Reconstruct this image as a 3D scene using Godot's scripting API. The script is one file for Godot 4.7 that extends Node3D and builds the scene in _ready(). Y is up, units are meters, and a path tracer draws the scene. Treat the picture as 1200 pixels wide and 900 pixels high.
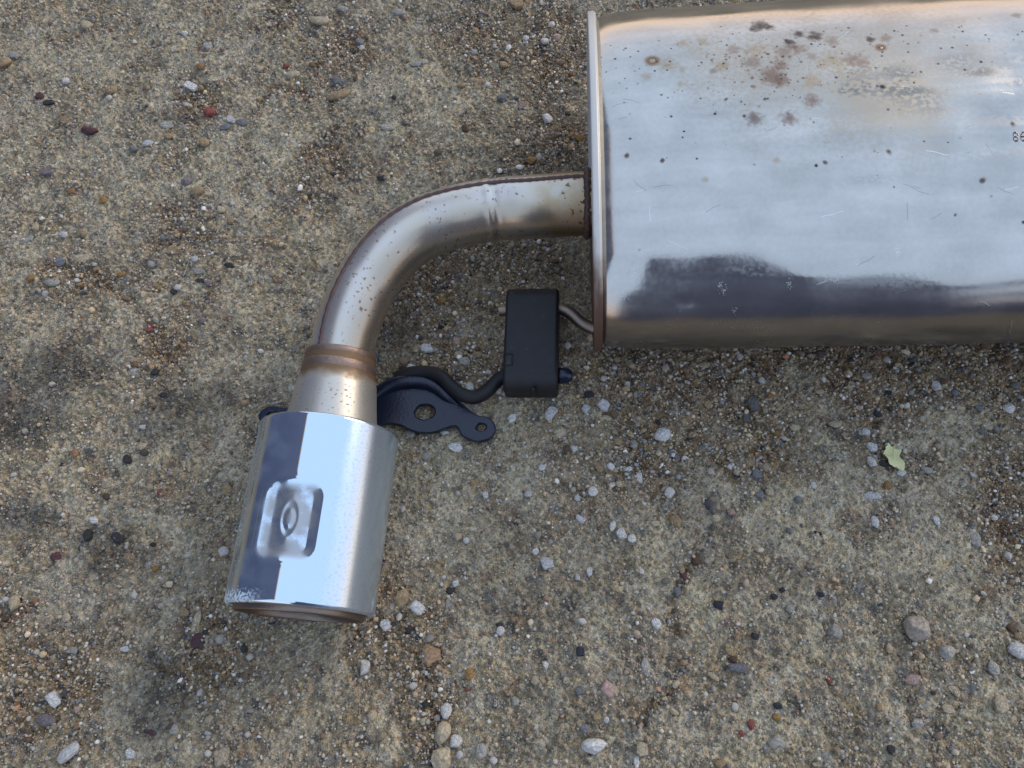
extends Node3D
# A used car exhaust silencer lying on worn concrete, seen from above. Units in metres; table rows in millimetres.

const GX0 := -0.47
const GX1 := 0.41
const GZ0 := -0.38
const GZ1 := 0.265
const GS := 0.0008

var rng := RandomNumberGenerator.new()
var used := {}
var hx := 0
var hz := 0
var heights := PackedFloat32Array()
var dirt_map := PackedFloat32Array()
var skin_map := PackedFloat32Array()
var stain_map := PackedFloat32Array()
var mats := {}

func _ready():
	rng.seed = 7411
	# ---- camera
	var cam := Camera3D.new()
	cam.name = "camera"
	cam.fov = 52.0
	cam.near = 0.02
	cam.far = 200.0
	var r := Vector3(0.9953962, -0.08947972, -0.03434805)
	var u := Vector3(0.0, 0.35836795, -0.93358043)
	var b := Vector3(0.09584575, 0.92928241, 0.35671809)
	cam.transform = Transform3D(Basis(r, u, b).orthonormalized(), Vector3(0.04696442, 0.45534838, 0.17479187))
	add_child(cam)
	cam.current = true
	# ---- sky and light: open shade under a pale evening sky
	var we := WorldEnvironment.new()
	we.name = "world"
	var env := Environment.new()
	env.background_mode = Environment.BG_SKY
	var sky := Sky.new()
	var psm := ProceduralSkyMaterial.new()
	psm.sky_top_color = Color(0.69, 0.77, 0.89)
	psm.sky_horizon_color = Color(1.0, 0.87, 0.75)
	psm.sky_curve = 0.13
	psm.ground_bottom_color = Color(0.3, 0.28, 0.25)
	psm.ground_horizon_color = Color(0.6, 0.55, 0.5)
	psm.sun_angle_max = 40.0
	sky.sky_material = psm
	env.sky = sky
	env.background_energy_multiplier = 1.32
	env.tonemap_mode = Environment.TONE_MAPPER_LINEAR
	env.tonemap_exposure = 1.38
	env.sdfgi_enabled = true
	env.ssao_enabled = true
	env.ssil_enabled = true
	we.environment = env
	add_child(we)
	var sun := DirectionalLight3D.new()
	sun.name = "sun"
	sun.light_color = Color(1.0, 0.90, 0.77)
	sun.light_energy = 0.36
	sun.light_angular_distance = 28.0
	sun.shadow_enabled = true
	sun.sky_mode = DirectionalLight3D.SKY_MODE_LIGHT_ONLY
	sun.position = Vector3(0.3, 2, -2)
	add_child(sun)
	sun.look_at_from_position(Vector3(1.44, 0.88, -1.10), Vector3.ZERO)
	make_materials()
	ground()
	reflection_shapes()
	muffler()
	rubber_and_bracket()
	stones()
	grit()
	small_litter()

# ------------------------------------------------------------------ helpers
func numbered(n: String) -> String:
	if not used.has(n):
		used[n] = 0
		return n
	used[n] += 1
	return "%s_%03d" % [n, used[n]]

func tag(o: Node3D, label := "", category := "", group := "", kind := ""):
	if label: o.set_meta("label", label)
	if category: o.set_meta("category", category)
	if group: o.set_meta("group", group)
	if kind: o.set_meta("kind", kind)
	return o

func put(called: String, mesh: Mesh, mat: Material, parent: Node = self) -> MeshInstance3D:
	var o := MeshInstance3D.new()
	o.name = numbered(called) if parent == self else called
	o.mesh = mesh
	o.material_override = mat
	o.cast_shadow = GeometryInstance3D.SHADOW_CASTING_SETTING_ON
	parent.add_child(o, true)
	return o

func base(called: String) -> Node3D:
	var o := Node3D.new()
	o.name = numbered(called)
	add_child(o)
	return o

# A grid of nu x nv points as a smooth mesh; wrap_v closes it round.
func grid(pts: PackedVector3Array, nu: int, nv: int, wrap_v := true, flip := false, uvs := PackedVector2Array(), cols := PackedColorArray()) -> ArrayMesh:
	var nor := PackedVector3Array()
	nor.resize(pts.size())
	for i in nu:
		var ia := maxi(i - 1, 0)
		var ib := mini(i + 1, nu - 1)
		for j in nv:
			var ja := j - 1
			var jb := j + 1
			if wrap_v:
				if ja < 0: ja = nv - 2
				if jb > nv - 1: jb = 1
			else:
				ja = maxi(ja, 0)
				jb = mini(jb, nv - 1)
			var du := pts[ib * nv + j] - pts[ia * nv + j]
			var dv := pts[i * nv + jb] - pts[i * nv + ja]
			var n := du.cross(dv)
			if n.length_squared() < 1e-20:
				n = nor[maxi(i * nv + j - 1, 0)] if i + j > 0 else Vector3.UP
			else:
				n = n.normalized()
				if flip: n = -n
			nor[i * nv + j] = n
	var idx := PackedInt32Array()
	idx.resize((nu - 1) * (nv - 1) * 6)
	var k := 0
	for i in nu - 1:
		for j in nv - 1:
			var a := i * nv + j
			var b := a + nv
			var c := a + 1
			var d := b + 1
			if flip:
				idx[k] = a; idx[k + 1] = b; idx[k + 2] = c
				idx[k + 3] = b; idx[k + 4] = d; idx[k + 5] = c
			else:
				idx[k] = a; idx[k + 1] = c; idx[k + 2] = b
				idx[k + 3] = b; idx[k + 4] = c; idx[k + 5] = d
			k += 6
	var arr := []
	arr.resize(Mesh.ARRAY_MAX)
	arr[Mesh.ARRAY_VERTEX] = pts
	arr[Mesh.ARRAY_NORMAL] = nor
	if uvs.size(): arr[Mesh.ARRAY_TEX_UV] = uvs
	if cols.size(): arr[Mesh.ARRAY_COLOR] = cols
	arr[Mesh.ARRAY_INDEX] = idx
	var m := ArrayMesh.new()
	m.add_surface_from_arrays(Mesh.PRIMITIVE_TRIANGLES, arr)
	return m

func join(list: Array) -> ArrayMesh:
	var st := SurfaceTool.new()
	st.begin(Mesh.PRIMITIVE_TRIANGLES)
	for m in list:
		st.append_from(m, 0, Transform3D())
	return st.commit()

# Smooth curve through points given in millimetres: [positions], step in metres
func curve(rows: Array, step := 0.0015) -> PackedVector3Array:
	var p := PackedVector3Array()
	for q in rows:
		p.append(Vector3(q[0], q[1], q[2]) * 0.001)
	var out := PackedVector3Array()
	for i in p.size() - 1:
		var a := p[maxi(i - 1, 0)]
		var b := p[i]
		var c := p[i + 1]
		var d := p[mini(i + 2, p.size() - 1)]
		var n := maxi(1, int((c - b).length() / step))
		for k in n:
			out.append(b.cubic_interpolate(c, a, d, float(k) / n))
	out.append(p[p.size() - 1])
	return out

# A tube along a path. radius(t 0..1, length in m) -> m. Ends closed when cap.
func tube(path: PackedVector3Array, radius: Callable, seg := 24, cap := true, up := Vector3.UP, squash := 1.0) -> ArrayMesh:
	var n := path.size()
	var pts := PackedVector3Array()
	var uvs := PackedVector2Array()
	var lens := PackedFloat32Array()
	lens.resize(n)
	for i in range(1, n):
		lens[i] = lens[i - 1] + (path[i] - path[i - 1]).length()
	var total := lens[n - 1]
	var rows := 0
	for i in range(-2 if cap else 0, n + 2 if cap else n):
		var c := clampi(i, 0, n - 1)
		var t := (path[mini(c + 1, n - 1)] - path[maxi(c - 1, 0)]).normalized()
		var side := t.cross(up).normalized()
		var top := side.cross(t)
		var r: float = radius.call(lens[c] / total, lens[c])
		if i == -2 or i == n + 1: r = 0.00001
		elif i == -1 or i == n: r *= 0.999
		for j in seg + 1:
			var a := TAU * j / seg
			pts.append(path[c] + side * (sin(a) * r) + top * (cos(a) * r * squash))
			uvs.append(Vector2(lens[c] / total, float(j) / seg))
		rows += 1
	return grid(pts, rows, seg + 1, true, false, uvs)

# A surface of revolution round the line a->b. prof rows: [distance along in mm, radius in mm]
func lathe(a: Vector3, dir: Vector3, prof: Array, seg := 64) -> ArrayMesh:
	var side := dir.cross(Vector3.UP).normalized()
	var top := side.cross(dir)
	var pts := PackedVector3Array()
	var uvs := PackedVector2Array()
	for q in prof:
		for j in seg + 1:
			var t := TAU * j / seg
			pts.append(a + dir * (q[0] * 0.001) + (side * sin(t) + top * cos(t)) * (q[1] * 0.001))
			uvs.append(Vector2(q[0] * 0.01, float(j) / seg))
	return grid(pts, prof.size(), seg + 1, true, false, uvs)

func box(size: Vector3, at: Vector3, bevel := 0.003) -> ArrayMesh:
	# a box with chamfered edges, as a rounded grid
	var st := SurfaceTool.new()
	st.begin(Mesh.PRIMITIVE_TRIANGLES)
	var h := size * 0.5
	var e := h - Vector3.ONE * bevel
	var faces := [[Vector3.RIGHT, Vector3.UP, Vector3.BACK], [Vector3.UP, Vector3.BACK, Vector3.RIGHT], [Vector3.BACK, Vector3.RIGHT, Vector3.UP]]
	st.set_smooth_group(-1)
	var quad := func(a: Vector3, b: Vector3, c: Vector3, d: Vector3, n: Vector3):
		var g := (b - a).cross(c - a)
		var o := [a, b, c, a, c, d] if g.dot(n) < 0 else [a, c, b, a, d, c]
		for v in o:
			st.add_vertex(v + at)
	for f in faces:
		for s in [-1.0, 1.0]:
			var n: Vector3 = f[0] * s
			var c: Vector3 = n * h
			var x: Vector3 = f[1] * e
			var y: Vector3 = f[2] * e
			quad.call(c - x - y, c + x - y, c + x + y, c - x + y, n)
			for s2 in [-1.0, 1.0]:
				var n2: Vector3 = f[1] * s2
				quad.call(n * h + n2 * e - y, n * h + n2 * e + y, n * e + n2 * h + y, n * e + n2 * h - y, n + n2)
	st.generate_normals()
	return st.commit()

func noise(kind: int, period_mm: float, oct := 1, sd := 1) -> FastNoiseLite:
	var f := FastNoiseLite.new()
	f.noise_type = kind
	f.frequency = 1.0 / period_mm
	f.seed = sd
	if oct > 1:
		f.fractal_type = FastNoiseLite.FRACTAL_FBM
		f.fractal_octaves = oct
	else:
		f.fractal_type = FastNoiseLite.FRACTAL_NONE
	return f

func lin(r: float, g: float, b: float) -> Color:
	return Color(r, g, b).linear_to_srgb()

func std(c: Color, rough := 0.7, metal := 0.0) -> StandardMaterial3D:
	var m := StandardMaterial3D.new()
	m.albedo_color = c
	m.roughness = rough
	m.metallic = metal
	return m

func tex(im: Image) -> ImageTexture:
	return ImageTexture.create_from_image(im)

func img_f(f: FastNoiseLite, w: int, h: int, seamless := true) -> PackedByteArray:
	var im := f.get_seamless_image(w, h) if seamless else f.get_image(w, h)
	im.convert(Image.FORMAT_L8)
	return im.get_data()

# ------------------------------------------------------------------ materials
func make_materials():
	# sand-grain tile for the concrete: many tiny grains of mixed colour, 0.22 m a side
	var n := 1024
	var fa := noise(FastNoiseLite.TYPE_CELLULAR, 7.0, 1, 11)
	fa.cellular_return_type = FastNoiseLite.RETURN_CELL_VALUE
	var fb := noise(FastNoiseLite.TYPE_CELLULAR, 7.0, 1, 11)
	fb.cellular_return_type = FastNoiseLite.RETURN_DISTANCE2_SUB
	var fc := noise(FastNoiseLite.TYPE_CELLULAR, 3.2, 1, 12)
	fc.cellular_return_type = FastNoiseLite.RETURN_CELL_VALUE
	var fd := noise(FastNoiseLite.TYPE_SIMPLEX_SMOOTH, 40.0, 4, 13)
	var a := img_f(fa, n, n)
	var e := img_f(fb, n, n)
	var c := img_f(fc, n, n)
	var d := img_f(fd, n, n)
	var col := PackedByteArray()
	col.resize(n * n * 3)
	var hgt := PackedByteArray()
	hgt.resize(n * n)
	var pal := [Vector3(1.0, 0.97, 0.9), Vector3(0.78, 0.74, 0.66), Vector3(0.92, 0.86, 0.74), Vector3(0.70, 0.63, 0.54), Vector3(0.86, 0.84, 0.8), Vector3(0.95, 0.84, 0.68), Vector3(0.58, 0.55, 0.52), Vector3(0.84, 0.82, 0.76), Vector3(0.76, 0.78, 0.8), Vector3(0.98, 0.95, 0.92), Vector3(0.66, 0.55, 0.46), Vector3(0.88, 0.85, 0.78)]
	for i in n * n:
		var v: int = a[i]
		var p: Vector3 = pal[(v * 7 + v / 5) % 12]
		var w: int = c[i]
		var q: Vector3 = pal[(w * 5 + w / 3) % 12]
		var edge := minf(1.0, e[i] / 110.0)
		var s := p * 0.55 + q * 0.45
		s *= 1.0 + 0.16 * (d[i] / 255.0)
		col[i * 3] = int(clampf(s.x, 0, 1) * 255)
		col[i * 3 + 1] = int(clampf(s.y, 0, 1) * 255)
		col[i * 3 + 2] = int(clampf(s.z, 0, 1) * 255)
		hgt[i] = int(clampf(90.0 * edge * (0.4 + 0.6 * ((v * 13) % 256) / 255.0) + 50.0 * ((w * 11) % 256) / 255.0 + 0.35 * d[i], 0, 255))
	var tile := tex(Image.create_from_data(n, n, false, Image.FORMAT_RGB8, col))
	var bump := tex(Image.create_from_data(n, n, false, Image.FORMAT_L8, hgt))
	var g := std(Color.WHITE, 0.93)
	g.vertex_color_use_as_albedo = true
	g.albedo_texture = tile
	g.heightmap_enabled = true
	g.heightmap_texture = bump
	g.heightmap_scale = 0.13
	g.metallic_specular = 0.35
	mats.ground = g
	# stone: speckled tile used on every pebble, tinted per stone
	var ns := 128
	var s1 := img_f(noise(FastNoiseLite.TYPE_SIMPLEX_SMOOTH, 22.0, 5, 21), ns, ns)
	var sc := PackedByteArray()
	sc.resize(ns * ns * 3)
	for i in ns * ns:
		var v := clampf(0.62 + 0.5 * (s1[i] / 255.0), 0, 1)
		sc[i * 3] = int(v * 255)
		sc[i * 3 + 1] = int(v * 252)
		sc[i * 3 + 2] = int(v * 246)
	mats.stone_tile = tex(Image.create_from_data(ns, ns, false, Image.FORMAT_RGB8, sc))
	mats.stone_bump = tex(Image.create_from_data(ns, ns, false, Image.FORMAT_L8, s1))
	var gr := std(Color.WHITE, 0.9)
	gr.vertex_color_use_as_albedo = true
	mats.grit = gr
	mats.rubber = std(lin(0.0125, 0.0145, 0.021), 0.6)
	speckle(mats.rubber, 0.006, 110.0)
	var rn := img_f(noise(FastNoiseLite.TYPE_SIMPLEX_SMOOTH, 60.0, 5, 23), 256, 256)
	var rc8 := PackedByteArray()
	rc8.resize(256 * 256 * 3)
	for i in 256 * 256:
		var v := 0.40 + 0.09 * rn[i] / 255.0 + 0.40 * pow(smoothstep(0.70, 1.0, rn[i] / 255.0), 2.0)
		for k in 3: rc8[i * 3 + k] = int(v * [250, 242, 228][k])
	mats.rubber.albedo_texture = tex(Image.create_from_data(256, 256, false, Image.FORMAT_RGB8, rc8))
	mats.rubber.albedo_color = lin(0.058, 0.063, 0.082)
	var bp := std(lin(0.008, 0.0125, 0.030), 0.27)
	bp.metallic_specular = 0.5
	mats.bracket = bp
	speckle(bp, 0.008, 300.0)
	mats.black_rod = std(lin(0.004, 0.004, 0.006), 0.6)
	mats.dull_steel = std(lin(0.25, 0.195, 0.155), 0.42, 0.9)
	speckle(mats.dull_steel, 0.01, 400.0)
	mats.weld = std(lin(0.27, 0.195, 0.155), 0.5, 0.8)
	mats.seam = std(lin(0.10, 0.062, 0.055), 0.6, 0.3)
	speckle(mats.weld, 0.02, 300.0)
	mats.soot = std(lin(0.012, 0.011, 0.010), 0.9)

func speckle(m: StandardMaterial3D, relief: float, scale: float):
	m.uv1_triplanar = true
	m.uv1_scale = Vector3.ONE * scale * 0.2
	m.heightmap_enabled = true
	m.heightmap_texture = mats.stone_bump
	m.heightmap_scale = relief

# ------------------------------------------------------------------ ground
func blob_map(list: Array, w: int, h: int, cell: float, nz: FastNoiseLite) -> PackedFloat32Array:
	var out := PackedFloat32Array()
	out.resize(w * h)
	for j in h:
		for i in w:
			var x := GX0 * 1000.0 + i * cell
			var z := GZ0 * 1000.0 + j * cell
			var wob := nz.get_noise_2d(x, z) * 0.55
			var m := 0.0
			for q in list:
				var dx: float = (x - q[0]) / q[2]
				var dz: float = (z - q[1]) / q[3]
				var r := dx * dx + dz * dz
				if r < 3.2:
					m = maxf(m, smoothstep(1.55, 0.45, sqrt(r) - wob))
			out[j * w + i] = m
	return out

func seg_dist(x: float, z: float, line: Array) -> float:
	var best := 1e9
	var p := Vector2(x, z)
	for i in line.size() - 1:
		var c := Geometry2D.get_closest_point_to_segment(p, Vector2(line[i][0], line[i][1]), Vector2(line[i + 1][0], line[i + 1][1]))
		best = minf(best, c.distance_to(p))
	return best

func height_at(x: float, z: float) -> float:
	var fi := (x - GX0) / GS
	var fj := (z - GZ0) / GS
	var i := clampi(int(fi), 0, hx - 2)
	var j := clampi(int(fj), 0, hz - 2)
	return maxf(heights[j * hx + i], heights[(j + 1) * hx + i + 1])

func ground():
	var dirt := [[74, -6, 37, 32], [119, 6, 58, 37], [186, -14, 64, 21], [255, -11, 58, 29], [293, -5, 26, 26], [83, 43, 48, 24], [16, -264, 32, 42], [18, -179, 32, 26], [-36, -283, 26, 32], [-47, -60, 42, 32], [-26, -85, 58, 21], [-33, -17, 37, 21], [-73, 140, 21, 26], [-41, 175, 16, 42], [-258, 183, 42, 37], [-281, 174, 26, 32], [-247, -228, 21, 21], [-303, -76, 32, 13], [-235, -30, 16, 32], [-192, -309, 16, 21], [138, 27, 32, 32], [222, 16, 26, 32], [-140, -272, 21, 32], [-141, -170, 19, 32], [-165, 161, 26, 32], [283, 76, 21, 42], [-233, -116, 26, 21]]
	var stain := [[-307, -6, 37, 24], [-323, 24, 32, 21], [-218, 23, 26, 19], [-197, 12, 26, 13], [-299, 90, 16, 13], [4, 119, 37, 24], [52, 193, 24, 21], [147, 97, 26, 24], [155, 164, 21, 21], [-6, 100, 26, 26], [111, 79, 24, 26], [24, 128, 42, 21], [-240, 105, 16, 16], [52, 99, 21, 21], [34, 190, 32, 26], [-195, 189, 21, 21], [204, 187, 21, 21], [-73, -35, 11, 26]]
	var skin := [[-335, -282, 64, 32], [-276, -270, 48, 32], [-353, -185, 42, 32], [-192, -172, 42, 32], [-69, -205, 32, 37], [-261, -43, 26, 26], [-217, -129, 32, 32], [43, 75, 37, 21], [135, 73, 32, 32], [243, 37, 37, 26], [196, 77, 42, 32], [260, 104, 42, 32], [-57, 91, 26, 26], [13, 75, 32, 26], [-270, 136, 37, 21], [186, -6, 21, 16], [216, 96, 32, 21]]
	var grooves := [[[-361, -90], [-341, -89], [-322, -88], [-302, -85], [-280, -70], [-266, -62], [-250, -48], [-238, -32], [-222, -12], [-214, -3]], [[107, 105], [100, 117], [94, 129], [92, 142], [98, 145]], [[-58, 141], [-47, 162], [-38, 179], [-34, 194], [-35, 215]], [[72, 192], [83, 184], [93, 171], [98, 158]], [[-169, 29], [-159, 37], [-164, 43]], [[-199, -218], [-189, -241], [-144, -225], [-137, -200], [-136, -170], [-126, -162]], [[205, -5], [209, 16], [215, 37], [218, 50]]]
	var cell := 4.0
	var mw := int((GX1 - GX0) * 1000.0 / cell) + 3
	var mh := int((GZ1 - GZ0) * 1000.0 / cell) + 3
	var wob := noise(FastNoiseLite.TYPE_SIMPLEX_SMOOTH, 34.0, 4, 31)
	var md := blob_map(dirt, mw, mh, cell, wob)
	var ms := blob_map(stain, mw, mh, cell, wob)
	var mk := blob_map(skin, mw, mh, cell, wob)
	var mg := PackedFloat32Array()
	mg.resize(mw * mh)
	var gw := noise(FastNoiseLite.TYPE_SIMPLEX_SMOOTH, 16.0, 3, 32)
	for j in mh:
		for i in mw:
			var x := GX0 * 1000.0 + i * cell
			var z := GZ0 * 1000.0 + j * cell
			var d := 1e9
			for l in grooves:
				d = minf(d, seg_dist(x + 5.0 * gw.get_noise_2d(x, z), z + 5.0 * gw.get_noise_2d(z + 99.0, x), l))
			mg[j * mw + i] = d
	# grid lines: fine inside the photographed patch, then growing steps out to 40 m
	var xs := PackedFloat32Array()
	var zs := PackedFloat32Array()
	var grow := PackedFloat32Array()
	var st := GS * 1.6
	var at := st
	while at < 40.0:
		grow.append(at)
		st *= 1.13
		at += st
	grow.append(40.0)
	hx = int((GX1 - GX0) / GS) + 1
	hz = int((GZ1 - GZ0) / GS) + 1
	for k in range(grow.size() - 1, -1, -1):
		xs.append(GX0 - grow[k])
		zs.append(GZ0 - grow[k])
	var off := grow.size()
	for i in hx: xs.append(GX0 + i * GS)
	for j in hz: zs.append(GZ0 + j * GS)
	for k in grow.size():
		xs.append(GX0 + (hx - 1) * GS + grow[k])
		zs.append(GZ0 + (hz - 1) * GS + grow[k])
	var nx := xs.size()
	var nz := zs.size()
	heights.resize(hx * hz)
	dirt_map.resize(hx * hz)
	skin_map.resize(hx * hz)
	stain_map.resize(hx * hz)
	var pts := PackedVector3Array()
	var uvs := PackedVector2Array()
	var cols := PackedColorArray()
	pts.resize(nx * nz)
	uvs.resize(nx * nz)
	cols.resize(nx * nz)
	var low := noise(FastNoiseLite.TYPE_SIMPLEX_SMOOTH, 130.0, 3, 41)
	var mid := noise(FastNoiseLite.TYPE_SIMPLEX_SMOOTH, 26.0, 4, 42)
	var wear := noise(FastNoiseLite.TYPE_SIMPLEX_SMOOTH, 48.0, 5, 43)
	var lump := noise(FastNoiseLite.TYPE_CELLULAR, 3.0, 1, 44)
	lump.cellular_return_type = FastNoiseLite.RETURN_DISTANCE
	var lumpv := noise(FastNoiseLite.TYPE_CELLULAR, 3.0, 1, 44)
	lumpv.cellular_return_type = FastNoiseLite.RETURN_CELL_VALUE
	var clast := noise(FastNoiseLite.TYPE_CELLULAR, 11.0, 1, 45)
	clast.cellular_return_type = FastNoiseLite.RETURN_DISTANCE
	var clastv := noise(FastNoiseLite.TYPE_CELLULAR, 11.0, 1, 45)
	clastv.cellular_return_type = FastNoiseLite.RETURN_CELL_VALUE
	var fine := noise(FastNoiseLite.TYPE_SIMPLEX_SMOOTH, 4.0, 3, 46)
	var tiny := noise(FastNoiseLite.TYPE_SIMPLEX_SMOOTH, 1.9, 2, 48)
	var tint := noise(FastNoiseLite.TYPE_SIMPLEX_SMOOTH, 70.0, 4, 47)
	var c_skin := Vector3(0.475, 0.438, 0.355)
	var c_base := Vector3(0.44, 0.388, 0.30)
	var c_dirt := Vector3(0.30, 0.215, 0.135)
	var palette := [Vector3(0.42, 0.34, 0.22), Vector3(0.46, 0.42, 0.34), Vector3(0.22, 0.23, 0.24), Vector3(0.34, 0.24, 0.16), Vector3(0.12, 0.12, 0.13), Vector3(0.5, 0.48, 0.43), Vector3(0.27, 0.2, 0.17)]
	for j in nz:
		var z := zs[j] * 1000.0
		for i in nx:
			var x := xs[i] * 1000.0
			var inside := i >= off and i < off + hx and j >= off and j < off + hz
			var fi := clampf((x - GX0 * 1000.0) / cell, 0.0, mw - 2.001)
			var fj := clampf((z - GZ0 * 1000.0) / cell, 0.0, mh - 2.001)
			var ii := int(fi)
			var jj := int(fj)
			fi -= ii
			fj -= jj
			var o := jj * mw + ii
			var w00 := (1.0 - fi) * (1.0 - fj)
			var w10 := fi * (1.0 - fj)
			var w01 := (1.0 - fi) * fj
			var w11 := fi * fj
			var vd := md[o] * w00 + md[o + 1] * w10 + md[o + mw] * w01 + md[o + mw + 1] * w11
			var vs := ms[o] * w00 + ms[o + 1] * w10 + ms[o + mw] * w01 + ms[o + mw + 1] * w11
			var vk := mk[o] * w00 + mk[o + 1] * w10 + mk[o + mw] * w01 + mk[o + mw + 1] * w11
			var vg := mg[o] * w00 + mg[o + 1] * w10 + mg[o + mw] * w01 + mg[o + mw + 1] * w11
			var we := wear.get_noise_2d(x, z) * exp(-maxf(maxf(maxf(GX0 * 1000.0 - x, x - GX1 * 1000.0), maxf(GZ0 * 1000.0 - z, z - GZ1 * 1000.0)), 0.0) / 260.0)
			# beyond the photographed patch the lines lie farther apart: only broad forms go on there
			var away := maxf(maxf(GX0 * 1000.0 - x, x - GX1 * 1000.0), maxf(GZ0 * 1000.0 - z, z - GZ1 * 1000.0))
			var near := exp(-maxf(away, 0.0) / 22.0)
			var fn := fine.get_noise_2d(x, z) * near
			var mdv := mid.get_noise_2d(x, z) * exp(-maxf(maxf(maxf(GX0 * 1000.0 - x, x - GX1 * 1000.0), maxf(GZ0 * 1000.0 - z, z - GZ1 * 1000.0)), 0.0) / 120.0)
			vd *= near
			vs *= near
			vk = lerpf(0.3, vk, near)
			var sk := smoothstep(-0.10, 0.22, we * 1.3 + fn * 0.22 + (vk - 0.35) * 0.45 - vd * 0.6)
			var groove := smoothstep(4.5, 0.8, vg + fn * 1.5)
			var dd := clampf(vd * (0.55 + 0.45 * smoothstep(0.25, -0.25, mdv)) * (1.0 - sk * 0.8) + groove * 0.8 + smoothstep(-0.05, -0.6, we) * 0.35, 0.0, 1.0)
			var y := 1.5 * low.get_noise_2d(x, z) + 2.3 * mdv + 1.1 * sk - 0.7 * dd - 1.5 * groove
			var lv := lumpv.get_noise_2d(x, z) * near
			var ld := lump.get_noise_2d(x, z) + 1.0
			y += (1.0 - 0.65 * sk) * (1.0 - ld) * (0.5 + 0.5 * lv) * 2.7 + fn * (1.15 - 0.35 * sk) + 0.75 * near * tiny.get_noise_2d(x, z)
			var c := c_base.lerp(c_skin, sk).lerp(c_dirt, dd)
			var tn := tint.get_noise_2d(x, z) * (0.15 + 0.85 * exp(-maxf(away, 0.0) / 300.0))
			c *= 1.0 + 0.12 * tn + 0.08 * fn + 0.30 * lv
			c.z *= 1.0 - 0.08 * tn
			# stones showing flush in the worn face
			var cv := clastv.get_noise_2d(x, z)
			if cv > 0.15 and near > 0.3:
				var cd := clast.get_noise_2d(x, z) + 1.0
				var k := smoothstep(0.46, 0.36, cd + fn * 0.12) * (0.75 - 0.5 * sk)
				var pc: Vector3 = palette[int(cv * 997.0) % 7]
				c = c.lerp(pc, k)
				y += k * 0.55
			if lv > 0.35:
				var pl: Vector3 = palette[int(lv * 1499.0) % 7]
				c = c.lerp(pl, smoothstep(0.55, 0.35, ld) * 0.6)
			c *= Vector3.ONE.lerp(Vector3(0.30, 0.33, 0.41), clampf(vs * (x * -0.0010 + 0.22) * (0.9 + 1.6 * (fn + 0.3) - 0.5 * mdv), 0.0, 0.95))
			c = c.clamp(Vector3.ONE * 0.02, Vector3.ONE * 0.7)
			if not inside:
				c *= lerpf(0.66, 1.0, near)
			pts[j * nx + i] = Vector3(xs[i], y * 0.001, zs[j])
			uvs[j * nx + i] = Vector2(xs[i], zs[j]) / 0.22
			cols[j * nx + i] = Color(c.x, c.y, c.z)
			if inside:
				var h := (j - off) * hx + i - off
				heights[h] = y * 0.001
				dirt_map[h] = dd
				skin_map[h] = sk
				stain_map[h] = vs
	var m := grid(pts, nz, nx, false, false, uvs, cols)
	var o := put("ground", m, mats.ground)
	tag(o, "worn rough concrete with exposed aggregate and brown dirt", "", "", "structure")

# ------------------------------------------------------------------ unseen shapes added for the dark reflections in the polished metal
func reflection_shapes():
	var paint := std(lin(0.075, 0.10, 0.19), 0.85)
	var wood := std(lin(0.50, 0.30, 0.18), 0.7)
	var h := base("reflection_house")  # unseen, added for the dark band reflected in the tip
	tag(h, "dull blue-grey building side with a wooden fascia, added unseen for its reflection", "reflection_house")
	put("reflection_slab", box(Vector3(0.2, 3.1, 3.6), Vector3(-1.4, 1.52, -0.6), 0.01), paint, h)
	put("fascia", box(Vector3(0.16, 0.22, 3.6), Vector3(-1.36, 3.19, -0.6), 0.01), wood, h)  # added for the thin warm line topping that reflection
	var g := base("person_reflection_shape")  # added unseen; outline shaped to the person reflected in the shell
	tag(g, "blue-grey upright slab added unseen to reflect as the person behind the camera", "person_shape")
	var front := CSGPolygon3D.new()
	front.name = "reflection_slab"
	front.polygon = PackedVector2Array([Vector2(-0.25, 0), Vector2(0.98, 0), Vector2(0.9, 1.15), Vector2(0.66, 1.5), Vector2(0.6, 2.6), Vector2(0.52, 2.95), Vector2(0.34, 2.95), Vector2(0.22, 2.3), Vector2(0.02, 1.1), Vector2(-0.2, 0.8)])
	front.depth = 0.5
	front.position = Vector3(0, 0, 1.7)
	front.material = std(lin(0.075, 0.10, 0.20), 0.85)
	g.add_child(front, true)
	put("shape_base", box(Vector3(1.4, 0.12, 0.6), Vector3(0.37, 0.06, 1.46), 0.01), paint, g)
	var f := base("reflection_slats")  # unseen slats, added to make bands in the shell reflection
	tag(f, "dark horizontal slats added unseen for the bands reflected in the shell", "reflection_bands")
	for q in [[0.2, 0.4], [0.74, 0.10], [1.16, 0.13]]:
		put("slat", box(Vector3(2.4, q[1], 0.03), Vector3(2.05, q[0], 1.5), 0.004), paint, f)
	for k in 3:
		put("post", box(Vector3(0.08, 1.32, 0.08), Vector3(0.90 + k * 1.1, 0.655, 1.56), 0.006), paint, f)

# ------------------------------------------------------------------ silencer
const MA := 0.110
const MB := 0.055
const MP := 2.15
const GIRTH := 539.0
var sec_z := PackedFloat32Array()
var sec_y := PackedFloat32Array()

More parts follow.
